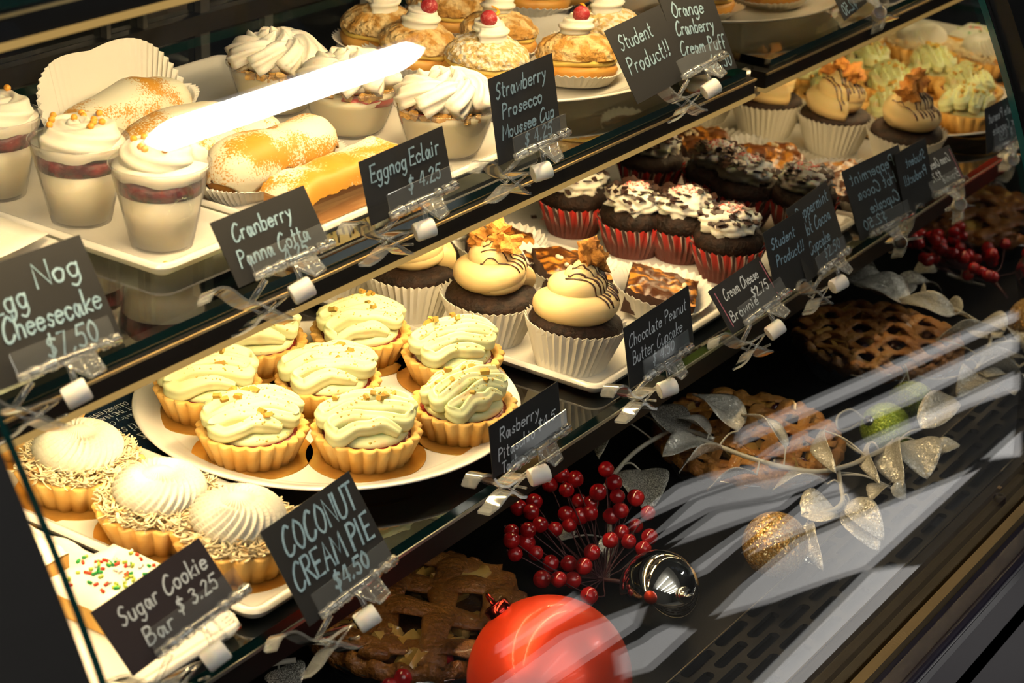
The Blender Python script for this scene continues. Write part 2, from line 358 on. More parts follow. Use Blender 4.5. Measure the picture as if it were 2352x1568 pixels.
# glass channel and fascia in front
b = MB(); b.box(.36, 1.62, .4175, .4255, ZD - .02, ZD + .002); struct('trim_5', b, mat('brass channel', (.30, .22, .11), .35, metal=.7, bump=(400, .3)))
b = MB(); b.box(.36, 1.62, .398, .4170, ZD - .03, ZD - .006); b.tube([(.36, .397, ZD - .008), (1.62, .397, ZD - .008)], .005, 10); struct('trim_6', b, mat('bumper', (.02, .018, .03), .2), True, 40)
b = MB(); b.box(.36, 1.62, .40, .43, ZD - .16, ZD - .03); b.box(.36, 1.62, .425, .43, -EYE, ZD - .16); b.box(.36, 1.62, .43, YB + .02, -EYE, -.86); struct('wall_case', b, mat('fascia', (.05, .045, .055), .45))
t = thing('deck_screw', 'black rubber screw cap on the deck front by the mirror', 'screw', at(2295, 1150, ZD))
MB().lathe([(0.00001, 0), (.0052, 0), (.0052, .004), (.004, .0055), (.002, .0052), (.0019, .0045), (.00001, .0045)], 20).build('cap', mat('rubber', (.006, .006, .01), .35), t)
cr = MB().chunk(at(2295, 1123, ZD) + Vector((0, 0, .0015)), (.003, .0025, .0025), 3).build('crumb', mat('crumb', (.6, .4, .2), .8), None, True, None, UP)
tag(cr, 'tiny biscuit crumb beside the black screw cap', 'crumb')
# ================================================================ trays and plates
def tray(label, x0, x1, y0, y1, z, rim=.010, h=.011):
    "oblong china platter with a raised rolled rim"
    cx, cy = (x0 + x1) / 2, (y0 + y1) / 2; hx, hy = (x1 - x0) / 2, (y1 - y0) / 2; t = thing('china_platter', label, 'platter', (cx, cy, z)); rr = .012
    def ring(inset, zz, k=8):
        out = []; r = max(rr - inset, .002)
        for q, (sx, sy) in enumerate(((1, 1), (-1, 1), (-1, -1), (1, -1))):
            for i in range(k):
                a = (q + i / (k - 1)) * PI / 2
                out.append((sx * (hx - inset - r) + r * math.cos(a), sy * (hy - inset - r) + r * math.sin(a), zz))
        return out
    rings = [ring(.007, .0006), ring(.002, .004), ring(0, h - .003), ring(.001, h - .0008), ring(.003, h), ring(.0055, h - .001), ring(.010, h - .005), ring(.014, h - .0065), ring(.03, h - .007)]
    n = len(rings[0]); vs = [p for r in rings for p in r]; fs = []
    for i in range(len(rings) - 1):
        for j in range(n): fs.append((i * n + j, i * n + (j + 1) % n, (i + 1) * n + (j + 1) % n, (i + 1) * n + j))
    fs += [tuple(range(n))[::-1], tuple((len(rings) - 1) * n + j for j in range(n))]
    b = MB(); b.add(vs, fs); b.build('platter', m_china, t, True, 50); return t
def plate(label, c, R, z, h=.016):
    t = thing('china_plate', label, 'plate', (c[0], c[1], z))
    MB().lathe([(.00001, .0006), (R * .62, .0006), (R * .66, .0004), (R * .70, .004), (R * .94, h - .004), (R - .001, h - .002), (R, h - .0008), (R - .0008, h), (R - .004, h - .0004), (R - .012, h - .004), (R * .84, h - .0075), (R * .5, h - .008), (.00001, h - .008)], 96).build('plate', m_china, t); return t
TB = .004                                                     # china floor above the glass
tray('white china platter under the cheesecake slice at the left edge', .690, .806, .845, 1.06, ZU)
tray('narrow white china platter under the panna cotta cups', .812, .908, .774, 1.09, ZU)
tray('white china platter under the five eggnog eclairs', .914, 1.052, .744, 1.06, ZU)
tray('white china platter under the strawberry mousse cups', 1.058, 1.186, .742, 1.06, ZU)
plate('round white china plate under the cream puffs', (1.338, .882), .140, ZU)
tray('white china platter under chocolate peanut butter cupcakes and brownies', 1.152, 1.374, .662, .99, ZM)
tray('white china platter with dark crumbs under the peppermint cupcakes', 1.379, 1.495, .668, 1.13, ZM)
plate('round white china plate of pistachio tarts', (1.004, .799), .1385, ZM)
tray('white china platter under the coconut cream tarts', .757, .873, .655, .99, ZM)
tray('white china platter under the sugar cookie bars', .640, .751, .655, .99, ZM)
# ================================================================ shared food pieces
m_cream = mat('whipped cream', (.80, .755, .63), .5, sss=.25, bump=(160, .15, .0006))
m_cake = mat('chocolate cake', (.010, .005, .003), .6, spec=.25, c2=(.034, .015, .008), ns=180, bump=(420, .9, .002))
m_pb = mat('peanut butter frosting', (.82, .60, .28), .42, sss=.2, bump=(220, .1, .0005))
m_choc = mat('chocolate drizzle', (.045, .015, .006), .22, spec=.6)
m_cookie = mat('peanut butter cup', (.62, .27, .045), .8, c2=(.34, .12, .02), ns=150, bump=(500, .8, .002))
m_shell = mat('shortbread', (.72, .38, .07), .7, c2=(.78, .50, .16), ns=60, lo=.35, hi=.7, bump=(500, .35, .001))
m_gold = mat('gold card', (.85, .52, .13), .3, metal=.8, c2=(.60, .32, .05), ns=40, bump=(260, .12, .0006))
def pleat(mb, r0, r1, h, n=44, amp=.05, zig=.0016, seg=8, flare=0, wob=0, seed=0, z0=0, base=True):
    rnd = random.Random(seed); ph = rnd.random() * 9
    nn = n * 2
    def fn(u, v):
        i = int(round(u * nn)) % nn; s = 1 if i % 2 else -1
        r = r0 + (r1 - r0) * v + flare * v ** 3; a = u * 2 * PI
        k = wob * math.sin(2 * a + ph) * v + wob * .6 * math.sin(3 * a + 2 * ph) * v
        r *= 1 + amp * s * min(v * 3, 1) + k
        return (r * math.cos(a), r * math.sin(a), z0 + h * v * (1 + (k * 1.2 if wob else 0)) + (s * zig if v > .95 else 0))
    mb.grid(fn, nn, seg, cu=True)
    if base: mb.f.append(tuple(len(mb.v) - nn * seg + i * seg for i in range(nn))); mb.m.append(0)
    return mb
def liner(parent, r0, r1, h, m=m_paper, **k):
    o = pleat(MB(), r0, r1, h, **k).build('paper_liner', m, parent, False); solid(o, .0004); return o
def coil(R, h, turns, r0, r1, seed=0, n=130, k=.75):
    rnd = random.Random(seed); ph = rnd.random() * 6.3; pts = []
    for i in range(n + 1):
        t = i / n; a = ph + turns * 2 * PI * t; rr = R * (1 - t ** 1.15 * .98)
        pts.append((rr * math.cos(a), rr * math.sin(a), h * t ** k))
    return pts, (lambda t: r0 + (r1 - r0) * t)
def drape(tree, x, y, a0, a1, R, k=26, z=.2, lift=.0006):
    pts = []
    for i in range(k + 1):
        q = i / k; px, py = x[0] + (x[1] - x[0]) * q, y[0] + (y[1] - y[0]) * q
        hit = tree.ray_cast(Vector((px, py, z)), Vector((0, 0, -1)))[0]
        if hit: pts.append(hit + Vector((0, 0, lift)))
    return pts
# ---------------------------------------------------------------- chocolate peanut butter cupcakes
def pb_cupcake(c, label, seed, ncook, stripe, tilt=0):
    rnd = random.Random(seed); t = thing('cupcake', label, 'cupcake', c, 'chocolate peanut butter cupcakes', rnd.random() * 6); t.rotation_euler.x = tilt
    liner(t, .0265, .0375, .037, n=40, amp=.035, zig=.0014, flare=.0015, seed=seed, wob=.015)
    MB().lathe([(.00001, .003), (.026, .003), (.0345, .033), (.0362, .035), (.035, .039), (.029, .0425), (.00001, .045)], 56,
        lambda a, i, r, z: (r * (1 + .03 * noise.noise(Vector((math.cos(a) * 4, math.sin(a) * 4, i + seed)))), z + (.0016 * noise.noise(Vector((math.cos(a) * 9, math.sin(a) * 9, seed))) if i > 2 else 0))).build('cake', m_cake, t)
    f = MB(); pts, rd = coil(.0190, .0290, 2.5, .0155, .0100, seed, k=.95); pts = [Vector(p) + Vector((0, 0, .0475)) for p in pts]
    f.tube(pts, rd, 18, sq=(.86, 1.05)); f.blob((0, 0, .053), (.026, .026, .014), 3); f.blob((0, 0, .078), (.009, .009, .010), 2)
    fo = f.build('frosting', m_pb, t); tr = f.bvh()
    for k in range(ncook):
        a = rnd.random() * 6.3; q = .0095 * (k > 0) + .003; x, y = q * math.cos(a + k * 2.2), q * math.sin(a + k * 2.2)
        hit = tr.ray_cast(Vector((x, y, .2)), Vector((0, 0, -1)))[0] or Vector((x, y, .085)); s = (.0155 if ncook < 4 else .0115) * rnd.uniform(.85, 1.15)
        MB().chunk(hit + Vector((0, 0, s * .33)), (s * 1.2, s, s * (1.2 if ncook < 3 else .85)), seed * 9 + k, sub=4, amp=.30).build('cookie_chunk', m_cookie, t, True, 35)
    d = MB()
    ax = stripe - t.rotation_euler.z
    for k in range(8):
        o_ = -.016 + k * .0046 + rnd.uniform(-.0012, .0012); L = rnd.uniform(.7, 1)
        p0 = Vector((o_ * 1.0, -.036 * L, 0)); p1 = Vector((o_, .010 * L, 0)); R = Matrix.Rotation(ax, 3, 'Z'); p0 = R @ p0; p1 = R @ p1
        pl = drape(tr, (p0.x, p1.x), (p0.y, p1.y), 0, 0, 0)
        if len(pl) > 5: d.tube(pl, lambda t_: .00085 + .0003 * math.sin(t_ * 20), 6, sq=(.6, 1))
    d.build('chocolate_drizzle', m_choc, t)
    return t
for i, (y, lb, nc, st, tl) in enumerate(((.709, 'front peanut butter cupcake, one upright biscuit shard on its frosting', 2, .30, .08), (.7865, 'peanut butter cupcake second from the front, two square biscuit lumps on top', 3, .55, .03),
        (.863, 'peanut butter cupcake with a heap of biscuit crumbs, behind the clip of the eclair sign', 7, -.75, 0), (.940, 'rearmost peanut butter cupcake, frosting hidden by the upper shelf rail', 3, -.5, 0))):
    pb_cupcake((1.190 - (.003 if i == 0 else 0), y, ZM + TB), lb, 21 + i, nc, st, tl)
# ---------------------------------------------------------------- brownies in wide liners
def swirl_mat():
    m = mat('swirled brownie', (.085, .026, .006), .3, spec=.5, c2=(.56, .23, .03), ns=34, lo=.49, hi=.57, det=2, dist=2.2, bump=(120, .5, .003), stretch=(1, .6, 1)); return m
m_brown = swirl_mat(); m_side = mat('brownie side', (.05, .018, .008), .8, bump=(400, .8, .002)); m_pearl = mat('white chocolate pearl', (.85, .74, .48), .35)
def brownie(c, label, seed, rz, pearls, pc, tilt=0):
    rnd = random.Random(seed); t = thing('brownie', label, 'brownie', c, 'cream cheese brownies', rz); t.rotation_euler.x = tilt
    liner(t, .030, .039, .021, n=46, amp=.02, zig=.0012, flare=.006, wob=.10, seed=seed)
    b = MB(); n = 22; s = .0285
    def top(u, v):
        x, y = (u - .5) * 2, (v - .5) * 2; e = max(abs(x), abs(y)) ** 6
        z = .0275 + .0035 * noise.fractal(Vector((x * 1.8 + seed, y * 1.8, 0)), 1, 2, 3) + .0025 * noise.noise(Vector((x * 5, y * 5, seed))) - .004 * e
        return (x * s * (1 + .05 * noise.noise(Vector((y * 2, seed, 1)))), y * s * (1 + .05 * noise.noise(Vector((x * 2, seed, 5)))), z)
    b.grid(top, n, n); tree = b.bvh(); b.build('brownie_top', m_brown, t)
    b = MB(); rim = [top(i / (n - 1), 0) for i in range(n)] + [top(1, i / (n - 1)) for i in range(1, n)] + [top(1 - i / (n - 1), 1) for i in range(1, n)] + [top(0, 1 - i / (n - 1)) for i in range(1, n - 1)]
    k = len(rim); b.add([(x, y, z) for x, y, z in rim] + [(x * .97, y * .97, .002) for x, y, z in rim], [(i, (i + 1) % k, k + (i + 1) % k, k + i) for i in range(k)] + [tuple(range(k, 2 * k))]); b.build('brownie_base', m_side, t)
    for j in range(pearls):
        x, y = pc[0] + rnd.uniform(-.009, .009), pc[1] + rnd.uniform(-.005, .005)
        h = tree.ray_cast(Vector((x, y, .1)), Vector((0, 0, -1)))[0]
        if h: MB().blob(h + Vector((0, 0, .0016)), .0021, 2).build('pearl', m_pearl, t)
brownie((1.322, .712, ZM + TB), 'front brownie with seven white pearls, right beside the front cupcake', 3, .45, 8, (-.012, -.016), .22)
brownie((1.314, .792, ZM + TB), 'second brownie from the front, half hidden by the front cupcake shard', 5, .8, 4, (-.008, .010), .12)
brownie((1.318, .867, ZM + TB), 'third brownie from the front with pearls at its far corner', 8, .6, 8, (.015, .008), .12)
brownie((1.316, .940, ZM + TB), 'rearmost brownie in a tall crimped liner under the shelf edge', 12, .3, 5, (-.01, 0))
# ---------------------------------------------------------------- peppermint cupcakes
m_red = mat('striped liner', (.60, .02, .012), .5)
def stripe_liner():
    m = mat('red striped liner', (.62, .025, .015), .55); nt = m.node_tree; N = nt.nodes; L = nt.links
    tc = N.new('ShaderNodeTexCoord'); sp = N.new('ShaderNodeSeparateXYZ'); L.new(tc.outputs['Object'], sp.inputs[0])
    an = N.new('ShaderNodeMath'); an.operation = 'ARCTAN2'; L.new(sp.outputs[1], an.inputs[0]); L.new(sp.outputs[0], an.inputs[1])
    mz = N.new('ShaderNodeMath'); mz.operation = 'MULTIPLY_ADD'; mz.inputs[1].default_value = 6; L.new(sp.outputs[2], mz.inputs[0]); L.new(an.outputs[0], mz.inputs[2])
    mu = N.new('ShaderNodeMath'); mu.operation = 'MULTIPLY'; mu.inputs[1].default_value = 17; L.new(mz.outputs[0], mu.inputs[0])
    si = N.new('ShaderNodeMath'); si.operation = 'SINE'; L.new(mu.outputs[0], si.inputs[0])
    rp = N.new('ShaderNodeValToRGB'); rp.color_ramp.interpolation = 'CONSTANT'; e = rp.color_ramp.elements
    e[0].position = 0; e[0].color = (.62, .025, .015, 1); e[1].position = .62; e[1].color = (.70, .60, .52, 1); q = e.new(.86); q.color = (.03, .02, .015, 1)
    ad = N.new('ShaderNodeMath'); ad.operation = 'MULTIPLY_ADD'; ad.inputs[1].default_value = .5; ad.inputs[2].default_value = .5; L.new(si.outputs[0], ad.inputs[0]); L.new(ad.outputs[0], rp.inputs[0])
    # the lower part of the liner is darker, fading out upwards
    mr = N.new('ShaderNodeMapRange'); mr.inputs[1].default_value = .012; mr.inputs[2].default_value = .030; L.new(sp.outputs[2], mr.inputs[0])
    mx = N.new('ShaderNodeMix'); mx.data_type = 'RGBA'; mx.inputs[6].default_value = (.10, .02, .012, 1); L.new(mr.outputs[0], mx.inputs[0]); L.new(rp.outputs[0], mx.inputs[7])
    L.new(mx.outputs[2], N['Principled BSDF'].inputs['Base Color']); return m
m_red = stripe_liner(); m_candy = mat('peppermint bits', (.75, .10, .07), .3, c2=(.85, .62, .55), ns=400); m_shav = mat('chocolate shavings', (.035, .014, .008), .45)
def pep_cupcake(c, label, seed):
    rnd = random.Random(seed); t = thing('cupcake', label, 'cupcake', c, 'peppermint cocoa cupcakes', rnd.random() * 6)
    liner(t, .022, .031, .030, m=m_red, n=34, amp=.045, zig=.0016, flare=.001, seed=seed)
    MB().lathe([(.00001, .002), (.0215, .002), (.0285, .029), (.0305, .034), (.0285, .040), (.02, .0445), (.00001, .046)], 48,
        lambda a, i, r, z: (r * (1 + .05 * noise.noise(Vector((math.cos(a) * 4, math.sin(a) * 4, i + seed)))), z + .002 * noise.noise(Vector((math.cos(a) * 9, math.sin(a) * 9, seed))))).build('cake', m_cake, t)
    f = MB(); pts, rd = coil(.0125, .013, 1.7, .0095, .006, seed, 70); f.tube([Vector(p) + Vector((0, 0, .046)) for p in pts], rd, 24, star=(6, .14), twist=5)
    f.blob((0, 0, .049), (.0255, .025, .013), 4, .30, 3.0, seed); tr = f.bvh(); f.build('cream', m_cream, t)
    s = MB(); p = MB()
    for k in range(75):
        a = rnd.random() * 6.3; q = .026 * math.sqrt(rnd.uniform(.18, 1)); h = tr.ray_cast(Vector((q * math.cos(a), q * math.sin(a), .2)), Vector((0, 0, -1)))
        if not h[0]: continue
        e = rnd.uniform(.0035, .0085); s.chunk(h[0] + h[1] * .0012, (e, e * .7, .0009), seed * 200 + k, sub=1, amp=.3)
    for k in range(60):
        a = rnd.random() * 6.3; q = .013 * math.sqrt(rnd.random()); h = tr.ray_cast(Vector((q * math.cos(a) - .002, q * math.sin(a), .2)), Vector((0, 0, -1)))
        if h[0]: e = rnd.uniform(.0012, .0024); p.chunk(h[0] + h[1] * .0006, (e, e * .7, .0009), k, sub=1)
    so_ = s.build('chocolate_shavings', m_shav, t, False); so_['kind'] = 'stuff'; po = p.build('peppermint_bits', m_candy, t, False); po['kind'] = 'stuff'
for i, (x, y, lb) in enumerate(((1.428, .704, 'front peppermint cupcake with the most pink candy, beside the student product sign'), (1.442, .757, 'peppermint cupcake second from the front, pink candy rosette on top'),
        (1.424, .795, 'peppermint cupcake third from the front, wide white cream frill over the cake'), (1.432, .862, 'rearmost peppermint cupcake at the left end of the dark crumbs'))):
    pep_cupcake((x, y, ZM + TB), lb, 40 + i)
rnd = random.Random(5); cb = MB()
for i, (px, py) in enumerate(((1308, 497), (1278, 505), (1250, 505), (1330, 540), (1225, 500))):
    t = MB().chunk(at(px, py, ZM + TB + .001) + Vector((0, 0, .0012)), (.0045, .003, .0025), 60 + i, sub=1, amp=.3).build('chocolate_crumb', m_shav if i != 2 else m_candy, None, False, None, UP)
    tag(t, ('dark chocolate crumb' if i != 2 else 'small red candy crumb') + ' lying on the white platter left of the peppermint cupcakes' if i == 2 else 'dark chocolate crumb on the platter left of the peppermint cupcakes', 'crumb', 'crumbs on the peppermint platter')
# ---------------------------------------------------------------- raspberry pistachio tarts
def gold_board(parent, R=.043, tab=None):
    b = MB(); n = 72; prof = []
    for k, zz in ((0, 0), (1, 0), (2, .0008), (3, .0008)):
        for i in range(n):
            a = 2 * PI * i / n; r = R * (1 if k in (1, 2) else .02)
            if tab is not None and k in (1, 2):
                d = (a - tab + PI) % (2 * PI) - PI; w_ = math.exp(-(d / .17) ** 4); r += .013 * w_
            b.v.append(Vector((r * math.cos(a), r * math.sin(a), zz)))
    for k in range(3):
        for i in range(n): b.f.append((k * n + i, k * n + (i + 1) % n, (k + 1) * n + (i + 1) % n, (k + 1) * n + i)); b.m.append(0)
    return b.build('gold_board', m_gold, parent, True, 40)
def tart_shell(parent, R0=.031, R1=.0385, h=.019, N=22, rough=0, seed=0, name='tart_shell', m=m_shell):
    def mod(a, i, r, z):
        s = abs(math.sin(a * N / 2)) ** .8; k = (0, .035, .055, .055, .05, .035, .02, 0, 0)[i]
        e = rough * noise.noise(Vector((math.cos(a) * 5, math.sin(a) * 5, seed + i * .4)))
        return r * (1 + k * (s - .5) * 2 + e), z * (1 + e * 1.5)
    return MB().lathe([(.00001, 0), (R0, 0), (R0 + (R1 - R0) * .5, h * .5), (R1, h * .93), (R1 - .0008, h), (R1 - .004, h * .99), (R1 - .0055, h * .93), (R1 - .007, h * .7), (.00001, h * .68)], N * 8, mod).build(name, m, parent)
def pist_mat():
    m = mat('pistachio cream', (.72, .75, .41), .42, sss=.15, c2=(.80, .52, .28), ns=48, lo=.56, hi=.76, det=12); return m
m_pist = pist_mat(); m_jam = mat('raspberry jam', (.15, .007, .007), .2, spec=.5, bump=(200, .5, .002)); m_nut = mat('pistachio crumb', (.42, .30, .05), .7, c2=(.50, .24, .04), ns=300); m_dust = mat('fine nut dust', (.62, .40, .10), .8, c2=(.5, .5, .12), ns=200)
def pist_tart(c, label, seed, rz, crumbs, tab):
    rnd = random.Random(seed); t = thing('tart', label, 'tart', c, 'raspberry pistachio tarts', rz)
    bo = gold_board(t, .0412, tab)
    s = tart_shell(t, .0295, .0368, .0205, seed=seed, rough=.012); s.location.z = .001
    MB().lathe([(.00001, .0185), (.027, .0185), (.0305, .0178), (.0305, .013)], 40).build('jam', m_jam, t)
    P = []; rows = 7; W = .0298
    for i in range(rows):
        q = (i + .5) / rows * 2 - 1; y = q * W * .86; half = math.sqrt(max(W * W - y * y, 1e-6)) * (.97 + rnd.uniform(-.07, .07)) ; zz = .0235 + .012 * (1 - q * q) + rnd.uniform(-.0008, .0008)
        xs = (-half, -half * .45, 0, half * .45, half); xs = xs if i % 2 else xs[::-1]
        for k, x in enumerate(xs): P.append((x, y + (.0045 if i % 2 else -.0045) * (k - 2) / 2 + rnd.uniform(-.0018, .0018), zz + .0045 * (1 - (x / W) ** 2) + rnd.uniform(-.0012, .0012) - (.003 if k in (0, 4) else 0)))
    pts = spline(P, 7); f = MB(); f.tube(pts, lambda q: .0050 * (1 + .14 * math.sin(q * 40 + seed)) * min(1, .5 + q * 14, .45 + (1 - q) * 14), 24, star=(5, .13), sq=(1.2, .78), up=(0, 0, 1))
    f.blob((0, 0, .0200), (.0285, .0275, .0085), 3); tr = f.bvh(); f.build('pistachio_cream', m_pist, t)
    for k in range(crumbs + 3):
        a = rnd.random() * 6.3; q = .024 * math.sqrt(rnd.random()); h = tr.ray_cast(Vector((q * math.cos(a), q * math.sin(a), .2)), Vector((0, 0, -1)))
        if h[0]: e = rnd.uniform(.0028, .0058); MB().chunk(h[0] + Vector((0, 0, e * .3)), (e * 1.3, e * .8, e * .7), seed * 50 + k, sub=1).build('nut_crumb', m_nut, t, True, 40)
    d = MB()
    for k in range(170):
        a = rnd.random() * 6.3; q = .028 * math.sqrt(rnd.random()); h = tr.ray_cast(Vector((q * math.cos(a), q * math.sin(a), .2)), Vector((0, 0, -1)))
        if h[0]: e = rnd.uniform(.0005, .0013); d.chunk(h[0], (e * 1.3, e, e), k, sub=0)
    o = d.build('nut_dust', m_dust, t, False); o['kind'] = 'stuff'
TZ = ZM + .0085
for px, py, lb, sd_, rz, nc, tb in ((580, 1040, 'pistachio tart at the front left of the plate, one long nut sliver on it', 1, -.85, 6, 2.2), (841, 1045, 'front right pistachio tart, green nut on its far edge and an orange dusted fold', 2, -.85, 6, 1.9),
        (478, 941, 'leftmost pistachio tart, white sugar flake on top and orange dust on its gold board', 3, -.85, 3, 2.6), (754, 926, 'pistachio tart in the middle of the round plate', 4, -.85, 5, 2.4),
        (1062, 985, 'rightmost pistachio tart beside the raspberry sign, dark jam showing under tall folds', 5, -.35, 7, 2.0), (588, 834, 'pistachio tart at the back left of the round plate', 6, -.85, 5, 2.6),
        (828, 815, 'pistachio tart at the back right of the round plate, nearest the cupcake platter', 7, -.85, 4, 2.8), (1038, 866, 'pistachio tart on the right of the round plate, nut standing on its right edge', 8, -.75, 5, 2.3)):
    p = at(px, py, TZ); pist_tart((p.x, p.y, TZ), lb, sd_, rz, nc, tb)
# ---------------------------------------------------------------- coconut cream tarts
m_swirl = mat('piped cream', (.70, .66, .54), .55, sss=.1)
m_coco = mat('coconut flakes', (.84, .72, .46), .6, c2=(.70, .34, .07), ns=110, lo=.57, hi=.72)
def coco_tart(c, label, seed, tab):
    rnd = random.Random(seed); t = thing('tart', label, 'tart', c, 'coconut cream tarts', 0)
    gold_board(t, .042, tab); s = tart_shell(t, .032, .040, .021, 20, .035, seed); s.location.z = .001
    MB().lathe([(.00001, .026), (.02, .024), (.034, .0185), (.034, .014)], 40).build('filling', mat('coconut filling', (.80, .58, .24), .5), t)
    fl = MB()
    for k in range(620):
        a = rnd.random() * 6.3; q = .0395 * math.sqrt(rnd.uniform(.3, 1)); L = rnd.uniform(.004, .010); b = rnd.random() * 6.3; z = .0235 + (.038 - q) * .25 + rnd.uniform(-.002, .004); el = rnd.uniform(-.5, .8)
        p = Vector((q * math.cos(a), q * math.sin(a), z)); d = Vector((math.cos(b) * math.cos(el), math.sin(b) * math.cos(el), math.sin(el))) * L * .5; s_ = d.cross(Vector((rnd.random(), rnd.random(), 1))).normalized() * rnd.uniform(.0007, .0016); h = d.cross(s_).normalized() * .0003
        m_ = h * 2.2
        fl.add([p - d - s_ - h, p - d + s_ - h, p + m_ + s_ - h, p + m_ - s_ - h, p + d - s_ - h, p + d + s_ - h, p - d - s_ + h, p - d + s_ + h, p + m_ + s_ + h, p + m_ - s_ + h, p + d - s_ + h, p + d + s_ + h],
               [(0, 1, 2, 3), (3, 2, 5, 4), (6, 9, 8, 7), (9, 10, 11, 8), (0, 3, 9, 6), (3, 4, 10, 9), (1, 7, 8, 2), (2, 8, 11, 5), (0, 6, 7, 1), (4, 5, 11, 10)])
    o = fl.build('coconut_flakes', m_coco, t, False); o['kind'] = 'stuff'
    N = 30; prof = [(.00001, .0462)] + [(.0285 * math.sin(q * PI / 2 / 16 * 1.18), .0295 + .0165 * math.cos(q * PI / 2 / 16 * 1.12)) for q in range(1, 17)] + [(.022, .026), (.00001, .026)]
    def mod(a, i, r, z):
        g_ = math.cos(N * a + i * 1.7); return r * (1 + (.050 * g_ if 1 < i < 17 else 0)), z + (.0014 * g_ if 2 < i < 16 else 0) - (.0035 * math.exp(-((r - .010) / .003) ** 2))
    MB().lathe(prof, 240, mod).build('cream_swirl', m_swirl, t)
for px, py, lb, sd_, tb in ((546, 1168, 'front coconut cream tart, half behind the sugar cookie sign', 1, 3.4), (366, 1106, 'second coconut cream tart, its gold tab pointing left', 2, 3.5), (178, 1012, 'third coconut cream tart, at the edge of the front glass', 3, 3.4), (48, 905, 'rearmost coconut cream tart, behind the white knob of the cheesecake sign', 4, 3.4)):
    p = at(px, py, ZM + TB + .036); coco_tart((p.x, p.y, ZM + TB), lb, sd_, tb)
# ---------------------------------------------------------------- sugar cookie bars
m_ic = mat('white icing', (.86, .82, .68), .4, sss=.2, bump=(90, .35, .002)); SPR = [mat('sprinkle ' + n_, c_, .35) for n_, c_ in (('red', (.65, .05, .01)), ('green', (.01, .26, .04)), ('lime', (.42, .52, .05)), ('white', (.85, .82, .72)))]
def cookie_bar(c, label, seed, sx, sy, nsp):
    rnd = random.Random(seed); t = thing('cookie_bar', label, 'cookie bar', c, None, 0)
    MB().box(-sx, sx, -sy, sy, .001, .014).build('cookie_base', m_shell, t, False); b = MB(); n = 20
    def top(u, v):
        x, y = (u - .5) * 2, (v - .5) * 2; e = max(abs(x), abs(y)) ** 8
        return (x * sx * 1.01, y * sy * 1.01, .022 + .0015 * noise.noise(Vector((x * 2, y * 2, seed))) - .0075 * e)
    b.grid(top, n, n); tr = b.bvh(); b.build('icing', m_ic, t)
    for k in range(nsp):
        x, y = max(min(rnd.gauss(0, .38), .9), -.9) * sx, max(min(rnd.gauss(0, .42), .9), -.9) * sy; h = tr.ray_cast(Vector((x, y, .1)), Vector((0, 0, -1)))[0]
        if not h: continue
        a = rnd.random() * 6.3; L = rnd.choice((.0022, .003, .005 if k % 7 == 0 else .0028)); d = Vector((math.cos(a), math.sin(a), rnd.uniform(-.1, .25))) * L * .5
        MB().tube([h - d + Vector((0, 0, .001)), h + d + Vector((0, 0, .001))], .00095, 8).build('sprinkle', SPR[k % 4], t)
cookie_bar((.722, .728, ZM + .0055), 'front sugar cookie bar covered in red and green sprinkles', 3, .030, .036, 90)
cookie_bar((.700, .815, ZM + .0055), 'second sugar cookie bar, mostly hidden behind the glass edge', 4, .030, .036, 30)
b = MB(); b.grid(lambda u, v: (.646 + u * .104, .664 + v * .20, ZM + .0048 + .006 * max(0, abs(u - .5) * 2 - .8) * 5 * (1 + .3 * math.sin(v * 30))), 24, 30)
o = b.build('waxed_paper', m_wax, None, True, None, UP); solid(o, .0003); tag(o, 'sheet of waxed paper under the sugar cookie bars', 'paper')
# ---------------------------------------------------------------- shop sticker lying on the glass
STK = at(262, 985, ZM) - at(322, 960, ZM); STK = math.atan2(STK.y, STK.x)
st = thing('shop_sticker', 'round dark blue shop sticker on the glass left of the tart plate', 'sticker', (.905, .903, ZM))
MB().lathe([(.00001, .0002), (.05, .0002), (.05, .0006), (.00001, .0006)], 64).build('disc', mat('sticker blue', (.006, .022, .05), .35), st, False)
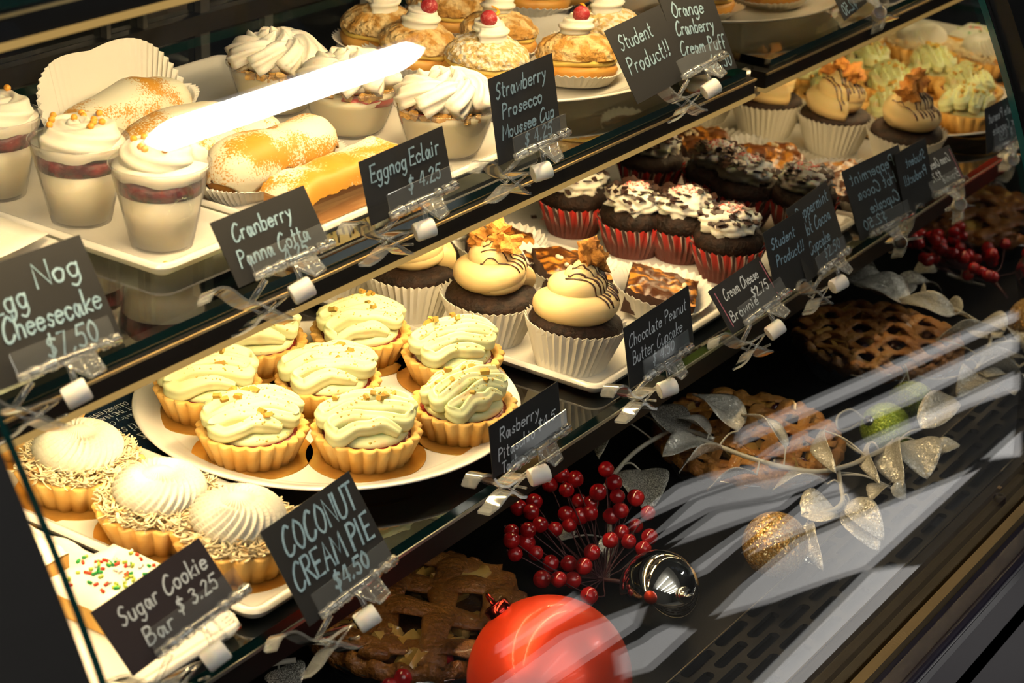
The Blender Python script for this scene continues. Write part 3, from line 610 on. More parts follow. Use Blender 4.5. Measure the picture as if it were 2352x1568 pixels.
# ---------------------------------------------------------------- cranberry panna cotta cups
m_panna = mat('panna cotta', (.90, .82, .60), .3, sss=.6, sssr=(1, .85, .6), ssc=.012); m_berry = mat('berry compote', (.09, .004, .010), .2, spec=.6, c2=(.34, .03, .04), ns=120, bump=(200, .6, .003)); m_opearl = mat('orange sugar pearl', (.80, .36, .04), .3)
def panna(c, label, seed, npearl):
    rnd = random.Random(seed); t = thing('panna_cotta_cup', label, 'dessert cup', c, 'cranberry panna cotta cups', rnd.random() * 6)
    r0, r1, h = .0192, .0312, .0545; R = lambda z: r0 + (r1 - r0) * z / h
    MB().lathe([(.00001, .0003), (r0, 0), (R(h * .5), h * .5), (r1, h - .001), (r1 + .0009, h - .0004), (r1 + .0009, h + .0006), (r1 - .0003, h + .0008), (r1 - .0008, h - .0008), (R(h * .5) - .0007, h * .5), (r0 - .0006, .0014), (.00001, .0014)], 56).build('plastic_cup', m_cup, t)
    MB().lathe([(.00001, .002), (r0 - .0012, .002), (R(.036) - .0012, .036), (.00001, .0362)], 48).build('panna_cotta', m_panna, t)
    def wav(a, i, r, z): return r, z + (.0050 * noise.noise(Vector((math.cos(a) * 2.6, math.sin(a) * 2.6, seed))) if i in (2, 3) else 0)
    MB().lathe([(.00001, .0364), (R(.0363) - .0012, .0364), (R(.046) - .0012, .0455), (.00001, .047)], 48, wav).build('berry_layer', m_berry, t)
    f = MB()
    def topring(a, i, r, z): return r, z + (.0022 * noise.noise(Vector((math.cos(a) * 2.4, math.sin(a) * 2.4, seed + 3))) if i < 2 else 0)
    f.lathe([(R(.0475) - .0014, .0470), (R(.053) - .0014, .053), (.020, .0555), (.00001, .056)], 48, topring)
    pts, rd = coil(.0205, .0045, 2.1, .0092, .0066, seed, 120); f.tube([Vector(p) + Vector((0, 0, .0560)) for p in pts], rd, 28, star=(6, .10), twist=9)
    tr = f.bvh(); f.build('whipped_cream', m_cream, t)
    for k in range(npearl):
        a = rnd.random() * 6.3; q = .020 * math.sqrt(rnd.random()); hh = tr.ray_cast(Vector((q * math.cos(a), q * math.sin(a), .2)), Vector((0, 0, -1)))[0]
        if hh: MB().blob(hh + Vector((0, 0, .0014)), .0023, 2).build('sugar_pearl', m_opearl, t)
PZ = ZU + TB
panna((.853, .813, PZ), 'front panna cotta cup on the corner of its narrow platter', 2, 10); panna((.852, .882, PZ), 'second panna cotta cup, in the middle of the row', 3, 12); panna((.850, .958, PZ), 'rearmost panna cotta cup at the left edge of the photo', 4, 10)
p = at(381, 607, PZ + .002); tag(MB().blob(p, .0024, 2).build('sugar_pearl', m_opearl, None, True, None, UP), 'single orange sugar pearl fallen in front of the front panna cotta cup', 'sugar pearl')
# cheesecake slice on waxed paper at the left edge
b = MB(); b.grid(lambda u, v: (.700 + u * .098, .855 + v * .12, ZU + .0125 + .004 * abs(u - .5) ** 2 * 4), 10, 10); o = b.build('waxed_paper', m_wax, None, True, None, UP); solid(o, .0003); tag(o, 'sheet of waxed paper under the cheesecake at the left edge', 'paper')
t = thing('cheesecake_slice', 'pale cheesecake slice at the left edge, above the cheesecake sign', 'cheesecake', (.752, .900, ZU + .0142), None, .3)
def wedge(z0, z1, s=1): return MB().add([(x * s, y * s, z) for z in (z0, z1) for x, y in ((-.05, -.025), (.028, -.02), (.028, .02), (-.05, .03))], [(0, 3, 2, 1), (4, 5, 6, 7), (0, 1, 5, 4), (1, 2, 6, 5), (2, 3, 7, 6), (3, 0, 4, 7)])
wedge(0, .006).build('biscuit_base', m_shell, t, False); wedge(.0062, .026, .99).build('filling', m_panna, t, False); MB().blob((.018, 0, .027), (.009, .009, .008), 3, .2, 2).build('cream_dollop', m_cream, t)
# ---------------------------------------------------------------- eclairs
def ecl_mat(name, sd_, amt):
    m = mat(name, (.82, .75, .55), .5, bump=(150, .25, .001), sss=.1); nt = m.node_tree; N = nt.nodes; L = nt.links
    tc = N.new('ShaderNodeTexCoord'); mp = N.new('ShaderNodeMapping'); mp.inputs['Location'].default_value = (sd_, sd_ * 2, 0); L.new(tc.outputs['Object'], mp.inputs[0])
    a = N.new('ShaderNodeTexNoise'); a.inputs['Scale'].default_value = 26; a.inputs['Detail'].default_value = 3; b = N.new('ShaderNodeTexNoise'); b.inputs['Scale'].default_value = 700; b.inputs['Detail'].default_value = 2
    L.new(mp.outputs[0], a.inputs[0]); L.new(tc.outputs['Object'], b.inputs[0]); ad = N.new('ShaderNodeMath'); ad.operation = 'MULTIPLY_ADD'; ad.inputs[1].default_value = 1.0; L.new(a.outputs['Fac'], ad.inputs[0])
    m2 = N.new('ShaderNodeMath'); m2.operation = 'MULTIPLY'; m2.inputs[1].default_value = .45; L.new(b.outputs['Fac'], m2.inputs[0]); L.new(m2.outputs[0], ad.inputs[2])
    rp = N.new('ShaderNodeValToRGB'); rp.color_ramp.elements[0].position = amt; rp.color_ramp.elements[1].position = amt + .09; rp.color_ramp.elements[0].color = (.84, .77, .58, 1); rp.color_ramp.elements[1].color = (.62, .29, .03, 1)
    L.new(ad.outputs[0], rp.inputs[0]); L.new(rp.outputs[0], N['Principled BSDF'].inputs['Base Color']); return m
m_chou = mat('choux pastry', (.52, .24, .035), .6, c2=(.36, .14, .02), ns=70, bump=(160, .5, .003))
m_layer = mat('layered pastry', (.42, .19, .05), .6, c2=(.66, .36, .12), ns=26, det=2, dist=1.5, stretch=(.25, .5, 6), lo=.45, hi=.55)
def eclair(c, label, seed, L, W, H, amt, rz=0, cut=False, tilt=0):
    t = thing('eclair', label, 'eclair', c, 'eggnog eclairs', rz); t.rotation_euler.x = tilt
    def prof(u):
        x = (u - .5) * 2; e = max(0, 1 - abs(x) ** 5) ** .5
        return x * L / 2, e * (1 + .10 * math.sin(x * 4.2 + seed) + .08 * noise.noise(Vector((x * 3, seed, 0))))
    def surf(s0, s1, grow, zmin=None, drip=0):
        def fn(u, v):
            x, e = prof(.0003 + (.5 - .5 * math.cos(u * PI)) * .9994); lim = (.5 + .5 * drip * noise.noise(Vector((x * 60, seed * 2, 9)))) if drip else 0
            a = s0 + (s1 - s0) * v
            if drip: a = PI / 2 + (a - PI / 2) * (1 + .35 * noise.noise(Vector((x * 55, seed * 2 + (7 if v > .5 else 0), 9))))
            n_ = 1 + .05 * noise.fractal(Vector((x * 40, math.cos(a) * 2, math.sin(a) * 2 + seed)), 1, 2, 2)
            y = (W / 2 + grow) * e * n_ * math.copysign(abs(math.cos(a)) ** .85, math.cos(a)); z = H * .42 + (H * .58 + grow if math.sin(a) > 0 else H * .42) * e * n_ * math.sin(a)
            return (x, y, max(z, 0))
        return fn
    if not cut:
        MB().grid(surf(0, 2 * PI, 0), 40, 32, cv=True).build('choux_shell', m_chou, t)
        o = MB().grid(surf(-.35, PI + .35, .0012, drip=1), 56, 26).build('icing', ecl_mat('dusted icing %d' % seed, seed, amt), t); solid(o, .0016, 1)
    else:
        MB().box(-L / 2, L / 2, -W / 2, W / 2, .0, H * .62).build('layered_pastry', m_layer, t, False)
        def top(u, v):
            x = (u - .5) * 2; y = (v - .5) * 2; ex = max(abs(x) ** 14, abs(y) ** 6)
            return (x * (L / 2 + .002), y * (W / 2 + .0025), H * (.92 + .1 * noise.noise(Vector((x * 4, y, seed)))) - ex * (H * .36 + .004 * noise.noise(Vector((x * 14, y * 3, 2)))))
        MB().grid(top, 50, 20).build('icing', ecl_mat('dusted icing %d' % seed, seed, amt), t)
    return t
def boat(c, L, W, H, rz, label, k=1.0):
    "crimped paper boat, long sides smooth, ends pleated"
    b = MB(); n = 120
    def fn(u, v):
        a = u * 2 * PI; s = 1 if int(round(u * n)) % 2 else -1; pl = .035 * s * min(1, v * 3) * abs(math.cos(a)) ** 2
        x = L / 2 * math.copysign(abs(math.cos(a)) ** .8, math.cos(a)) * (.86 + .2 * v + pl); y = W / 2 * math.copysign(abs(math.sin(a)) ** .7, math.sin(a)) * (.82 + .32 * v + pl)
        return (x, y, H * v * (.22 + .85 * k * max(0, math.sin(a)) + .35 * abs(math.cos(a))))
    b.grid(fn, n, 7, cu=True); b.f.append(tuple(i * 7 for i in range(n))); b.m.append(0)
    o = b.build('paper_liner', m_paper, None, False, None, Matrix.Translation((c[0], c[1], c[2] + EYE)) @ Matrix.Rotation(rz, 4, 'Z')); solid(o, .0004); return tag(o, label, 'paper liner')
EZ = ZU + TB
boat((.985, .975, EZ), .135, .050, .046, .05, 'tall crimped paper liner behind the rearmost eclair', 1.3); boat((.985, .835, EZ), .128, .046, .026, 0, 'crimped paper liner around the iced eclair, pleats facing the panna cotta cups', .9)
eclair((.983, .968, EZ + .0015), 'rearmost eclair, leaning in a tall paper liner', 1, .122, .036, .038, .75, .02); eclair((.985, .922, EZ + .0012), 'eclair half hidden by the lamp glare, second from the back', 2, .112, .032, .030, .76, 0)
eclair((.985, .880, EZ + .0012), 'white dusted eclair in the middle of the platter', 3, .115, .032, .029, .73, .03); eclair((.985, .834, EZ + .0015), 'plump eclair with white icing over golden choux, in a crimped liner', 4, .118, .038, .036, .70, 0, False, -.1)
eclair((.985, .775, EZ + .0012), 'front eclair with cut layered side, behind the eggnog eclair sign', 5, .118, .034, .034, .67, 0, True)
b = MB(); b.grid(lambda u, v: (.918 + u * .130, .7535 + v * .046, EZ + .0005 + .001 * math.sin(u * 160) * (1 if v < .06 or v > .94 else 0)), 160, 14); o = b.build('paper_sheet', m_paper, None, True, None, UP); solid(o, .0004); tag(o, 'thin crimped paper under the cut front eclair', 'paper')
# ---------------------------------------------------------------- strawberry mousse cups
m_mousse = mat('mousse', (.88, .80, .54), .35, sss=.6, sssr=(1, .85, .6), ssc=.012); m_gran = mat('biscuit crumble', (.55, .30, .07), .8, c2=(.70, .45, .15), ns=90, bump=(300, .8, .003)); m_straw = mat('strawberry jelly', (.50, .03, .015), .12, spec=.6)
m_cream2 = mat('cinnamon dusted cream', (.87, .82, .70), .5, sss=.2, c2=(.80, .58, .38), ns=420, lo=.62, hi=.80)
def mousse(c, label, seed):
    rnd = random.Random(seed); t = thing('mousse_cup', label, 'dessert cup', c, 'strawberry mousse cups', rnd.random() * 6)
    r0, r1, h = .0230, .0362, .036; R = lambda z: r0 + (r1 - r0) * (z / h) ** .7
    zz = [h * i / 8 for i in range(9)]
    MB().lathe([(.00001, .0003)] + [(R(z), z) for z in zz] + [(r1 + .0016, h + .0002), (r1 + .0016, h + .0014), (r1 - .0004, h + .0012)] + [(R(z) - .0008, max(z, .0014)) for z in zz[::-1]] + [(.00001, .0014)], 64).build('plastic_cup', m_cup, t)
    MB().lathe([(.00001, .002)] + [(R(z) - .0014, max(z, .002)) for z in zz[:8]] + [(.00001, .0318)], 56, lambda a, i, r, z: (r, z + (.002 * math.sin(a * 2 + seed) if i > 6 else 0))).build('mousse', m_mousse, t)
    MB().lathe([(.00001, .0255), (R(.0265) - .0011, .0250), (R(.0305) - .0011, .0305), (.00001, .031)], 48, lambda a, i, r, z: (r * (.80 if math.sin(a * 1.0 + seed) < .35 else 1), z + .0012 * math.sin(a * 3))).build('strawberry_layer', m_straw, t)
    g = MB()
    for k in range(70):
        a = rnd.random() * 6.3; q = rnd.uniform(.022, .0335); e = rnd.uniform(.003, .006); g.chunk((q * math.cos(a), q * math.sin(a), .033 + rnd.uniform(-.001, .003)), (e * 1.4, e, e), seed * 77 + k, sub=1)
    o = g.build('biscuit_crumble', m_gran, t, True, 40); o['kind'] = 'stuff'
    f = MB(); f.blob((0, 0, .042), (.029, .029, .013), 3)
    for k in range(9):
        a = k * 2 * PI / 9 + seed; P = []
        for q in range(12):
            s = q / 11; r = .0315 - .0255 * s; b = a + 1.3 * s; z = .037 + .013 * math.sin(min(1, s * 1.25 + .1) * PI * .62) * 1.15; P.append((r * math.cos(b), r * math.sin(b), z))
        f.tube(P, lambda q: .0086 * (1 - .55 * q), 24, star=(6, .2), twist=1.4)
    for k in range(5): a = k * 1.26 + seed; f.tube([(.012 * math.cos(a), .012 * math.sin(a), .050), (.009 * math.cos(a + .5), .009 * math.sin(a + .5), .058), (.006 * math.cos(a + .9), .006 * math.sin(a + .9), .0625)], lambda q: .0062 * (1 - .85 * q), 16, star=(5, .18), twist=1)
    f.build('whipped_cream', m_cream2, t)
mousse((1.119, .786, EZ), 'front mousse cup beside the strawberry sign, swirl of cream falling to the right', 1); mousse((1.113, .868, EZ), 'mousse cup crossed by the right end of the lamp glare', 2); mousse((1.116, .942, EZ), 'rear mousse cup with pointed cream peaks, above the lamp glare', 4)
# ---------------------------------------------------------------- cranberry cream puffs
m_puffb = mat('puff base', (.58, .26, .035), .5, c2=(.70, .38, .08), ns=45, bump=(90, .35, .003)); m_puff = mat('crackle crust', (.54, .27, .045), .7, c2=(.80, .58, .27), ns=95, lo=.42, hi=.56, bump=(170, 1, .008)); m_sug = mat('sugared crust', (.70, .48, .18), .75, c2=(.86, .80, .66), ns=240, lo=.45, hi=.58, bump=(170, 1, .007))
m_cust = mat('custard', (.85, .60, .13), .35); m_cran = mat('sugared cranberry', (.35, .016, .02), .5, c2=(.62, .30, .28), ns=500, lo=.52, hi=.8); m_zest = mat('orange zest', (.85, .36, .015), .4)
def puff(c, label, seed, topped=True, sug=False, R=.033, rz=0, paper=True):
    rnd = random.Random(seed); t = thing('cream_puff', label, 'cream puff', c, 'cranberry cream puffs', rz); t.rotation_euler.y = rnd.uniform(-.12, .12); t.rotation_euler.x = rnd.uniform(-.1, .1)
    if paper: liner(t, R * .82, R * 1.06, R * .30, n=44, amp=.03, zig=.001, flare=.004, wob=.10, seed=seed)
    k = R / .033
    MB().lathe([(.00001, .002), (.022 * k, .002), (.0305 * k, .006 * k), (.033 * k, .012 * k), (.031 * k, .016 * k), (.00001, .017 * k)], 56, lambda a, i, r, z: (r * (1 + .05 * noise.noise(Vector((math.cos(a) * 2, math.sin(a) * 2, seed + i * .2)))), z)).build('puff_base', m_puffb, t)
    MB().lathe([(.00001, .0172 * k), (.0305 * k, .0160 * k), (.0322 * k, .0188 * k), (.0305 * k, .0215 * k), (.00001, .022 * k)], 48, lambda a, i, r, z: (r * (1 + .02 * math.sin(a * 7 + seed)), z + .0008 * math.sin(a * 4))).build('custard', m_cust, t)
    f = MB(); f.blob((0, 0, .0210 * k), (.0325 * k, .0325 * k, .0185 * k), 5, .07, 3.5, seed, cut=0); tr = f.bvh(); f.build('crackle_crust', m_sug if sug else m_puff, t)
    if topped:
        h = .0388 * k; g = MB(); pts, rd = coil(.0098, .0140, 2.3, .0074, .0034, seed, 90); g.tube([Vector(p) + Vector((0, 0, h)) for p in pts], rd, 24, star=(6, .2), twist=4); g.blob((0, 0, h), (.0105, .0105, .005), 2); g.build('cream_dollop', m_cream, t)
        a = rz_c = -2.2 - rz + rnd.uniform(-.5, .5); MB().blob((.0065 * math.cos(a), .0065 * math.sin(a), h + .0155), (.0070, .0068, .0066), 3, .06, 2, seed).build('cranberry', m_cran, t)
        a += 2.6; z = MB(); z.tube([(.005 * math.cos(a) + .0035 * math.cos(q * .8), .005 * math.sin(a) + .0035 * math.sin(q * .8), h + .013 + q * .0011) for q in range(9)], .0011, 8, sq=(1.4, .6)); z.build('orange_zest', m_zest, t)
QZ = ZU + .0085
for i, (px, py, lb, tp, sg, R, rz) in enumerate(((1322, 187, 'front right cream puff beside the student product sign', 1, 0, .034, .3), (1112, 192, 'front sugared cream puff, half behind the strawberry sign', 1, 1, .034, 1.2), (952, 158, 'left cream puff whose side shines at the tip of the lamp glare', 1, 0, .033, 2.0),
        (868, 116, 'leftmost cream puff in a tall pleated liner at the back', 1, 0, .033, 1.5), (1142, 132, 'cream puff in the middle of the plate, directly behind the sugared one', 1, 0, .033, .6), (1385, 118, 'cream puff behind the front right one, its cranberry at the top edge of the photo', 1, 1, .033, 0),
        (1020, 66, 'plain topped cream puff at the back, split by a wide custard line', 0, 0, .035, 0), (1225, 30, 'plain crackled cream puff at the back of the plate beside the top edge', 0, 0, .034, 0))):
    p = at(px, py, QZ); puff((p.x, p.y, QZ), lb, 70 + i, bool(tp), bool(sg), R, rz)
# ---------------------------------------------------------------- chalk lettering
GL = {'a': (5.4, '~44 34 15 03 02 10 20 34 44 43 42 40 50'), 'b': (5.2, '00 0A;~04 15 35 44 42 30 10 01'), 'c': (4.6, '~44 25 04 02 10 30 41'), 'd': (5.4, '~44 25 04 02 10 30 42;4A 40'), 'e': (5, '~03 43 44 25 04 01 20 41'),
      'f': (4, '~4A 2A 18 15 10;05 35'), 'g': (5.4, '~44 25 04 02 10 30 43;~45 41 4b 2d 0c'), 'h': (5.2, '00 0A;~03 15 35 43 40'), 'i': (2.4, '05 00;07 08'), 'k': (4.8, '00 0A;45 02 40'), 'l': (2.6, '~0A 01 10 20'), 'm': (7.6, '05 00;~03 15 25 33 30;~33 45 55 63 60'),
      'n': (5.2, '05 00;~03 15 35 43 40'), 'o': (5.2, '~25 04 02 10 30 42 44 25'), 'p': (5.2, '05 0d;~04 15 35 44 42 30 10 01'), 'r': (4, '05 00;~03 15 35'), 's': (4.4, '~44 25 14 13 32 31 20 01'), 't': (4, '19 11 20 30;06 36'), 'u': (5.2, '~05 02 10 30 43;45 40'),
      'v': (4.8, '05 20 45'), 'w': (6.8, '05 10 34 50 65'), 'y': (5, '05 22;~45 31 1c 0d'), 'A': (6.6, '00 3A 60;14 54'), 'B': (6, '00 0A;~0A 3A 48 36 05;~05 45 52 30 00'), 'C': (6.6, '~69 4A 17 03 10 40 62'), 'E': (5.6, '5A 0A 00 50;05 45'), 'H': (6.2, '00 0A;60 6A;05 65'), 'I': (2.6, '0A 00'),
      'L': (5, '0A 00 50'), 'M': (8, '00 1A 43 7A 80'), 'N': (6.6, '00 0A 60 6A'), 'O': (6.8, '~3A 17 03 20 40 63 67 3A'), 'P': (5.8, '00 0A;~0A 3A 58 46 05'), 'R': (6.2, '00 0A;~0A 4A 58 46 05;25 60'), 'S': (5.6, '~59 3A 18 16 44 42 20 01'), 'T': (6, '0A 6A;3A 30'), 'U': (6.2, '~0A 03 10 40 63 6A'), 'G': (6.8, '~69 3A 07 03 20 50 64;35 64'), 'Y': (6, '0A 35 6A;35 30'),
      '0': (5.6, '~2A 07 03 20 43 47 2A'), '2': (5.2, '~08 2A 48 36 00;00 50'), '3': (5.2, '~09 2A 48 26;~26 44 42 20 01'), '4': (5.6, '3A 03 53;4A 40'), '5': (5.4, '5A 1A 06;~06 36 43 30 01'), '7': (5.2, '0A 4A 10'), '$': (5.6, '~58 29 17 35 43 21 02;3B 2b'), '.': (2.2, '00 11'), '!': (2.4, '1A 13;00 11'), ' ': (3, '')}
def hx(ch): return '0123456789AB'.index(ch) if ch in '0123456789AB' else -(ord(ch) - 96)
def strokes(txt):
    x0 = 0; out = []
    for ch in txt:
        w_, s = GL.get(ch, (5, ''))
        for st_ in (s.split(';') if s else ()):
            sm = st_[0] == '~'; pts = [(hx(p[0]) + x0, hx(p[1])) for p in st_.lstrip('~').split()]
            if sm: pts = [(q.x, q.y) for q in spline([(a, b, 0) for a, b in pts], 5)]
            out.append(pts)
        x0 += w_ + 1.3
    return out, x0 - 1.3
def lettering(name, parent, m, lines, wid, hgt, thick=.0015, off=.0006, mirror=False):
    "lines: (text, u0, v0, width or None, cap height, slope, slant) in card fractions/metres"
    b = MB(); rnd = random.Random(len(lines[0][0]))
    for li, (txt, u0, v0, W, cap, slope, slant) in enumerate(lines):
        st_, tot = strokes(txt); sx = (W / tot) if W else cap / 10; sy = cap / 10
        for k, s in enumerate(st_):
            P = [Vector((u0 + p[0] * sx + slant * p[1] * sy, v0 + p[1] * sy + slope * p[0] * sx, 0)) for p in s]
            n = len(P); vs = []
            th = thick * rnd.uniform(.85, 1.15)
            for i in range(n):
                d = (P[min(i + 1, n - 1)] - P[max(i - 1, 0)]); d = d.normalized() if d.length > 1e-9 else Vector((1, 0, 0)); q = Vector((-d.y, d.x, 0)) * th / 2
                e = d * (th * .35 if i == n - 1 else -th * .35 if i == 0 else 0); z = off + (li * 97 + k) % 7 * .00001
                for sg in (1, -1): p = P[i] + e + q * sg; vs.append((p.x, p.y, z))
            b.add(vs, [(2 * i, 2 * i + 1, 2 * i + 3, 2 * i + 2) for i in range(n - 1)])
    return b.build(name, m, parent, False)
m_card = mat('black card', (.014, .0135, .013), .7); m_cardp = mat('black card, plum sheen', (.022, .012, .013), .6)
m_chalk = mat('blue grey chalk pen', (.34, .50, .60), .8, c2=(.22, .35, .44), ns=300); m_chalkw = mat('white chalk pen', (.74, .78, .80), .8, c2=(.6, .64, .66), ns=300); m_pink = mat('pink chalk pen', (.50, .16, .22), .8)
CARDS = {"egg": [[0.616, 0.7008, -0.44], [0.0872, -0.0008, -0.0016], [0.0012, 0.0314, 0.0524]], "cran": [[0.7966, 0.7, -0.4409], [0.0842, 0.0002, 0.0004], [-0.0008, 0.0209, 0.0348]], "eggn": [[0.9207, 0.7, -0.4385], [0.0886, 0.0005, 0.0019], [-0.001, 0.01, 0.0399]], "straw": [[1.0615, 0.7, -0.4354], [0.0833, 0.003, 0.0004], [-0.0004, 0.0117, 0.0583]], "stu": [[1.2459, 0.7, -0.4343], [0.0847, 0.0022, 0.0037], [-0.0045, 0.0306, 0.0511]], "oran": [[1.3260, 0.7036, -0.4320], [0.0730, -0.0068, -0.0065], [0.0057, 0.0327, 0.0550]],
 "rasp": [[0.9386, 0.612, -0.5946], [0.0859, 0.003, 0.0002], [0.0002, 0.0054, 0.0358]], "choc": [[1.1092, 0.612, -0.5931], [0.0988, 0.0035, 0.0005], [-0.0003, 0.0088, 0.0442]], "cheese": [[1.2648, 0.612, -0.6039], [0.0798, -0.0015, 0.0054], [-0.0029, 0.0231, 0.0305]], "stu2": [[1.3396, 0.612, -0.5997], [0.0691, 0.0003, 0.0008], [-0.001, 0.0186, 0.0531]], "pep": [[1.3896, 0.6100, -0.5994], [0.0964, 0.0100, -0.0028], [-0.0012, 0.0258, 0.0571]], "coco": [[0.7542, 0.612, -0.6133], [0.0813, 0.0006, 0.0057], [-0.0053, 0.0319, 0.0528]], "cook": [[0.613, 0.612, -0.5728], [0.0806, -0.0, 0.0075], [-0.0046, 0.0237, 0.0311]]}
# u, v as fractions of the card; widths as fraction of card width; caps in metres
TEXT = {'egg': ('price card reading Egg Nog Cheesecake at the left edge', [('Egg', .16, .58, .28, .013), ('Nog', .54, .68, .36, .013), ('Cheesecake', .17, .34, .78, .0125), ('$7.50', .42, .08, .42, .0115)]),
 'cran': ('price card reading Cranberry Panna Cotta beside the panna cotta cups', [('Cranberry', .14, .62, .62, .0098), ('Panna Cotta', .10, .24, .74, .0098), ('4.25', .52, .06, .26, .007)]), 'eggn': ('price card reading Eggnog Eclair in front of the eclairs', [('Eggnog', .09, .62, .42, .0105), ('Eclair', .55, .62, .36, .0105), ('$ 4.25', .48, .24, .40, .009)]),
 'straw': ('price card reading Strawberry Prosecco Mousse Cup', [('Strawberry', .08, .74, .78, .0105), ('Prosecco', .14, .50, .62, .0095), ('Moussee Cup', .10, .27, .82, .0090), ('$ 4.25', .42, .08, .44, .0085)]), 'stu': ('upper price card reading Student Product in front of the cream puffs', [('Student', .12, .68, .58, .0115), ('Product!!', .10, .36, .74, .0125)]),
 'oran': ('price card reading Orange Cranberry Cream Puff', [('Orange', .14, .76, .60, .0115), ('Cranberry', .10, .53, .72, .0110), ('Cream Puff', .06, .28, .86, .0110), ('$2.50', .52, .05, .42, .0100)]), 'rasp': ('price card reading Rasberry Pitaschio Tart by the round tart plate', [('Rasberry', .13, .60, .56, .0085), ('Pitaschio', .09, .26, .52, .0080), ('$4.5', .66, .34, .26, .0062), ('Tart', .12, .00, .22, .0068)]),
 'choc': ('price card reading Chocolate Peanut Butter Cupcake', [('Chocolate Peanut', .05, .64, .88, .0092), ('Butter Cupcake', .08, .34, .76, .0092), ('$ 4.50', .36, .13, .34, .0080)]), 'cheese': ('pink edged price card reading Cream Cheese Brownie', [('Cream Cheese', .17, .64, .66, .0085), ('$2.75', .58, .34, .32, .0075), ('Brownie', .10, .20, .52, .0080)]),
 'stu2': ('lower price card reading Student Product beside the peppermint card', [('Student', .12, .70, .60, .0085), ('Product!!', .16, .44, .70, .0085)]), 'pep': ('price card reading Peppermint Hot Cocoa Cupcake at the mirror', [('Peppermint', .16, .76, .76, .0100), ('Hot Cocoa', .20, .53, .66, .0100), ('Cupcake', .22, .28, .50, .0100), ('$2.50', .50, .10, .40, .0085)]),
 'coco': ('price card reading COCONUT CREAM PIE in tall capitals', [('COCONUT', .12, .66, .80, .0160), ('CREAM PIE', .06, .33, .88, .0155), ('$4.50', .38, .12, .40, .0095)]), 'cook': ('plum tinted price card reading Sugar Cookie Bar at the bottom left', [('Sugar Cookie', .14, .60, .80, .0095), ('Bar', .22, .20, .26, .0090), ('$ 3.25', .55, .30, .38, .0075)])}
def basis(k):
    o, w_, h = (Vector(v) for v in CARDS[k]); X = w_.normalized(); Z = X.cross(h).normalized(); Y = Z.cross(X)
    M = Matrix((X, Y, Z)).transposed().to_4x4(); M.translation = o + Vector((0, 0, EYE)); return M, w_, h
for k, (lb, ln) in TEXT.items():
    M, w_, h = basis(k); W = w_.length; sk = h.dot(w_.normalized()); H = math.sqrt(h.length_squared - sk * sk); t = thing('price_card', lb, 'sign', None, 'price cards', 0, M)
    b = MB(); q = [(0, 0), (W, 0), (W + sk, H), (sk, H)]; b.add([(x, y, z) for z in (-.0005, 0) for x, y in q], [(3, 2, 1, 0), (4, 5, 6, 7), (0, 1, 5, 4), (1, 2, 6, 5), (2, 3, 7, 6), (3, 0, 4, 7)]); b.build('card', m_cardp if k == 'cook' else m_card, t, False)
    white = k in ('rasp', 'choc', 'cheese', 'cook'); th = .0019 if k == 'coco' else .00105 if white else .0014
    lettering('lettering', t, m_chalkw if white else m_chalk, [(s, u * W + sk * v, v * H, wd * W, cap, 0.0, .12) for s, u, v, wd, cap in ln], W, H, th, .0003)
    if k == 'cheese':
        b = MB()
        for u in (.06, .955): b.add([(u * W, .12 * H, .0003), (u * W + .0012, .12 * H, .0003), (u * W + .0012 - .001, .9 * H, .0003), (u * W - .001, .9 * H, .0003)], [(0, 1, 2, 3)])
        b.build('edge_stroke', m_pink, t, False)
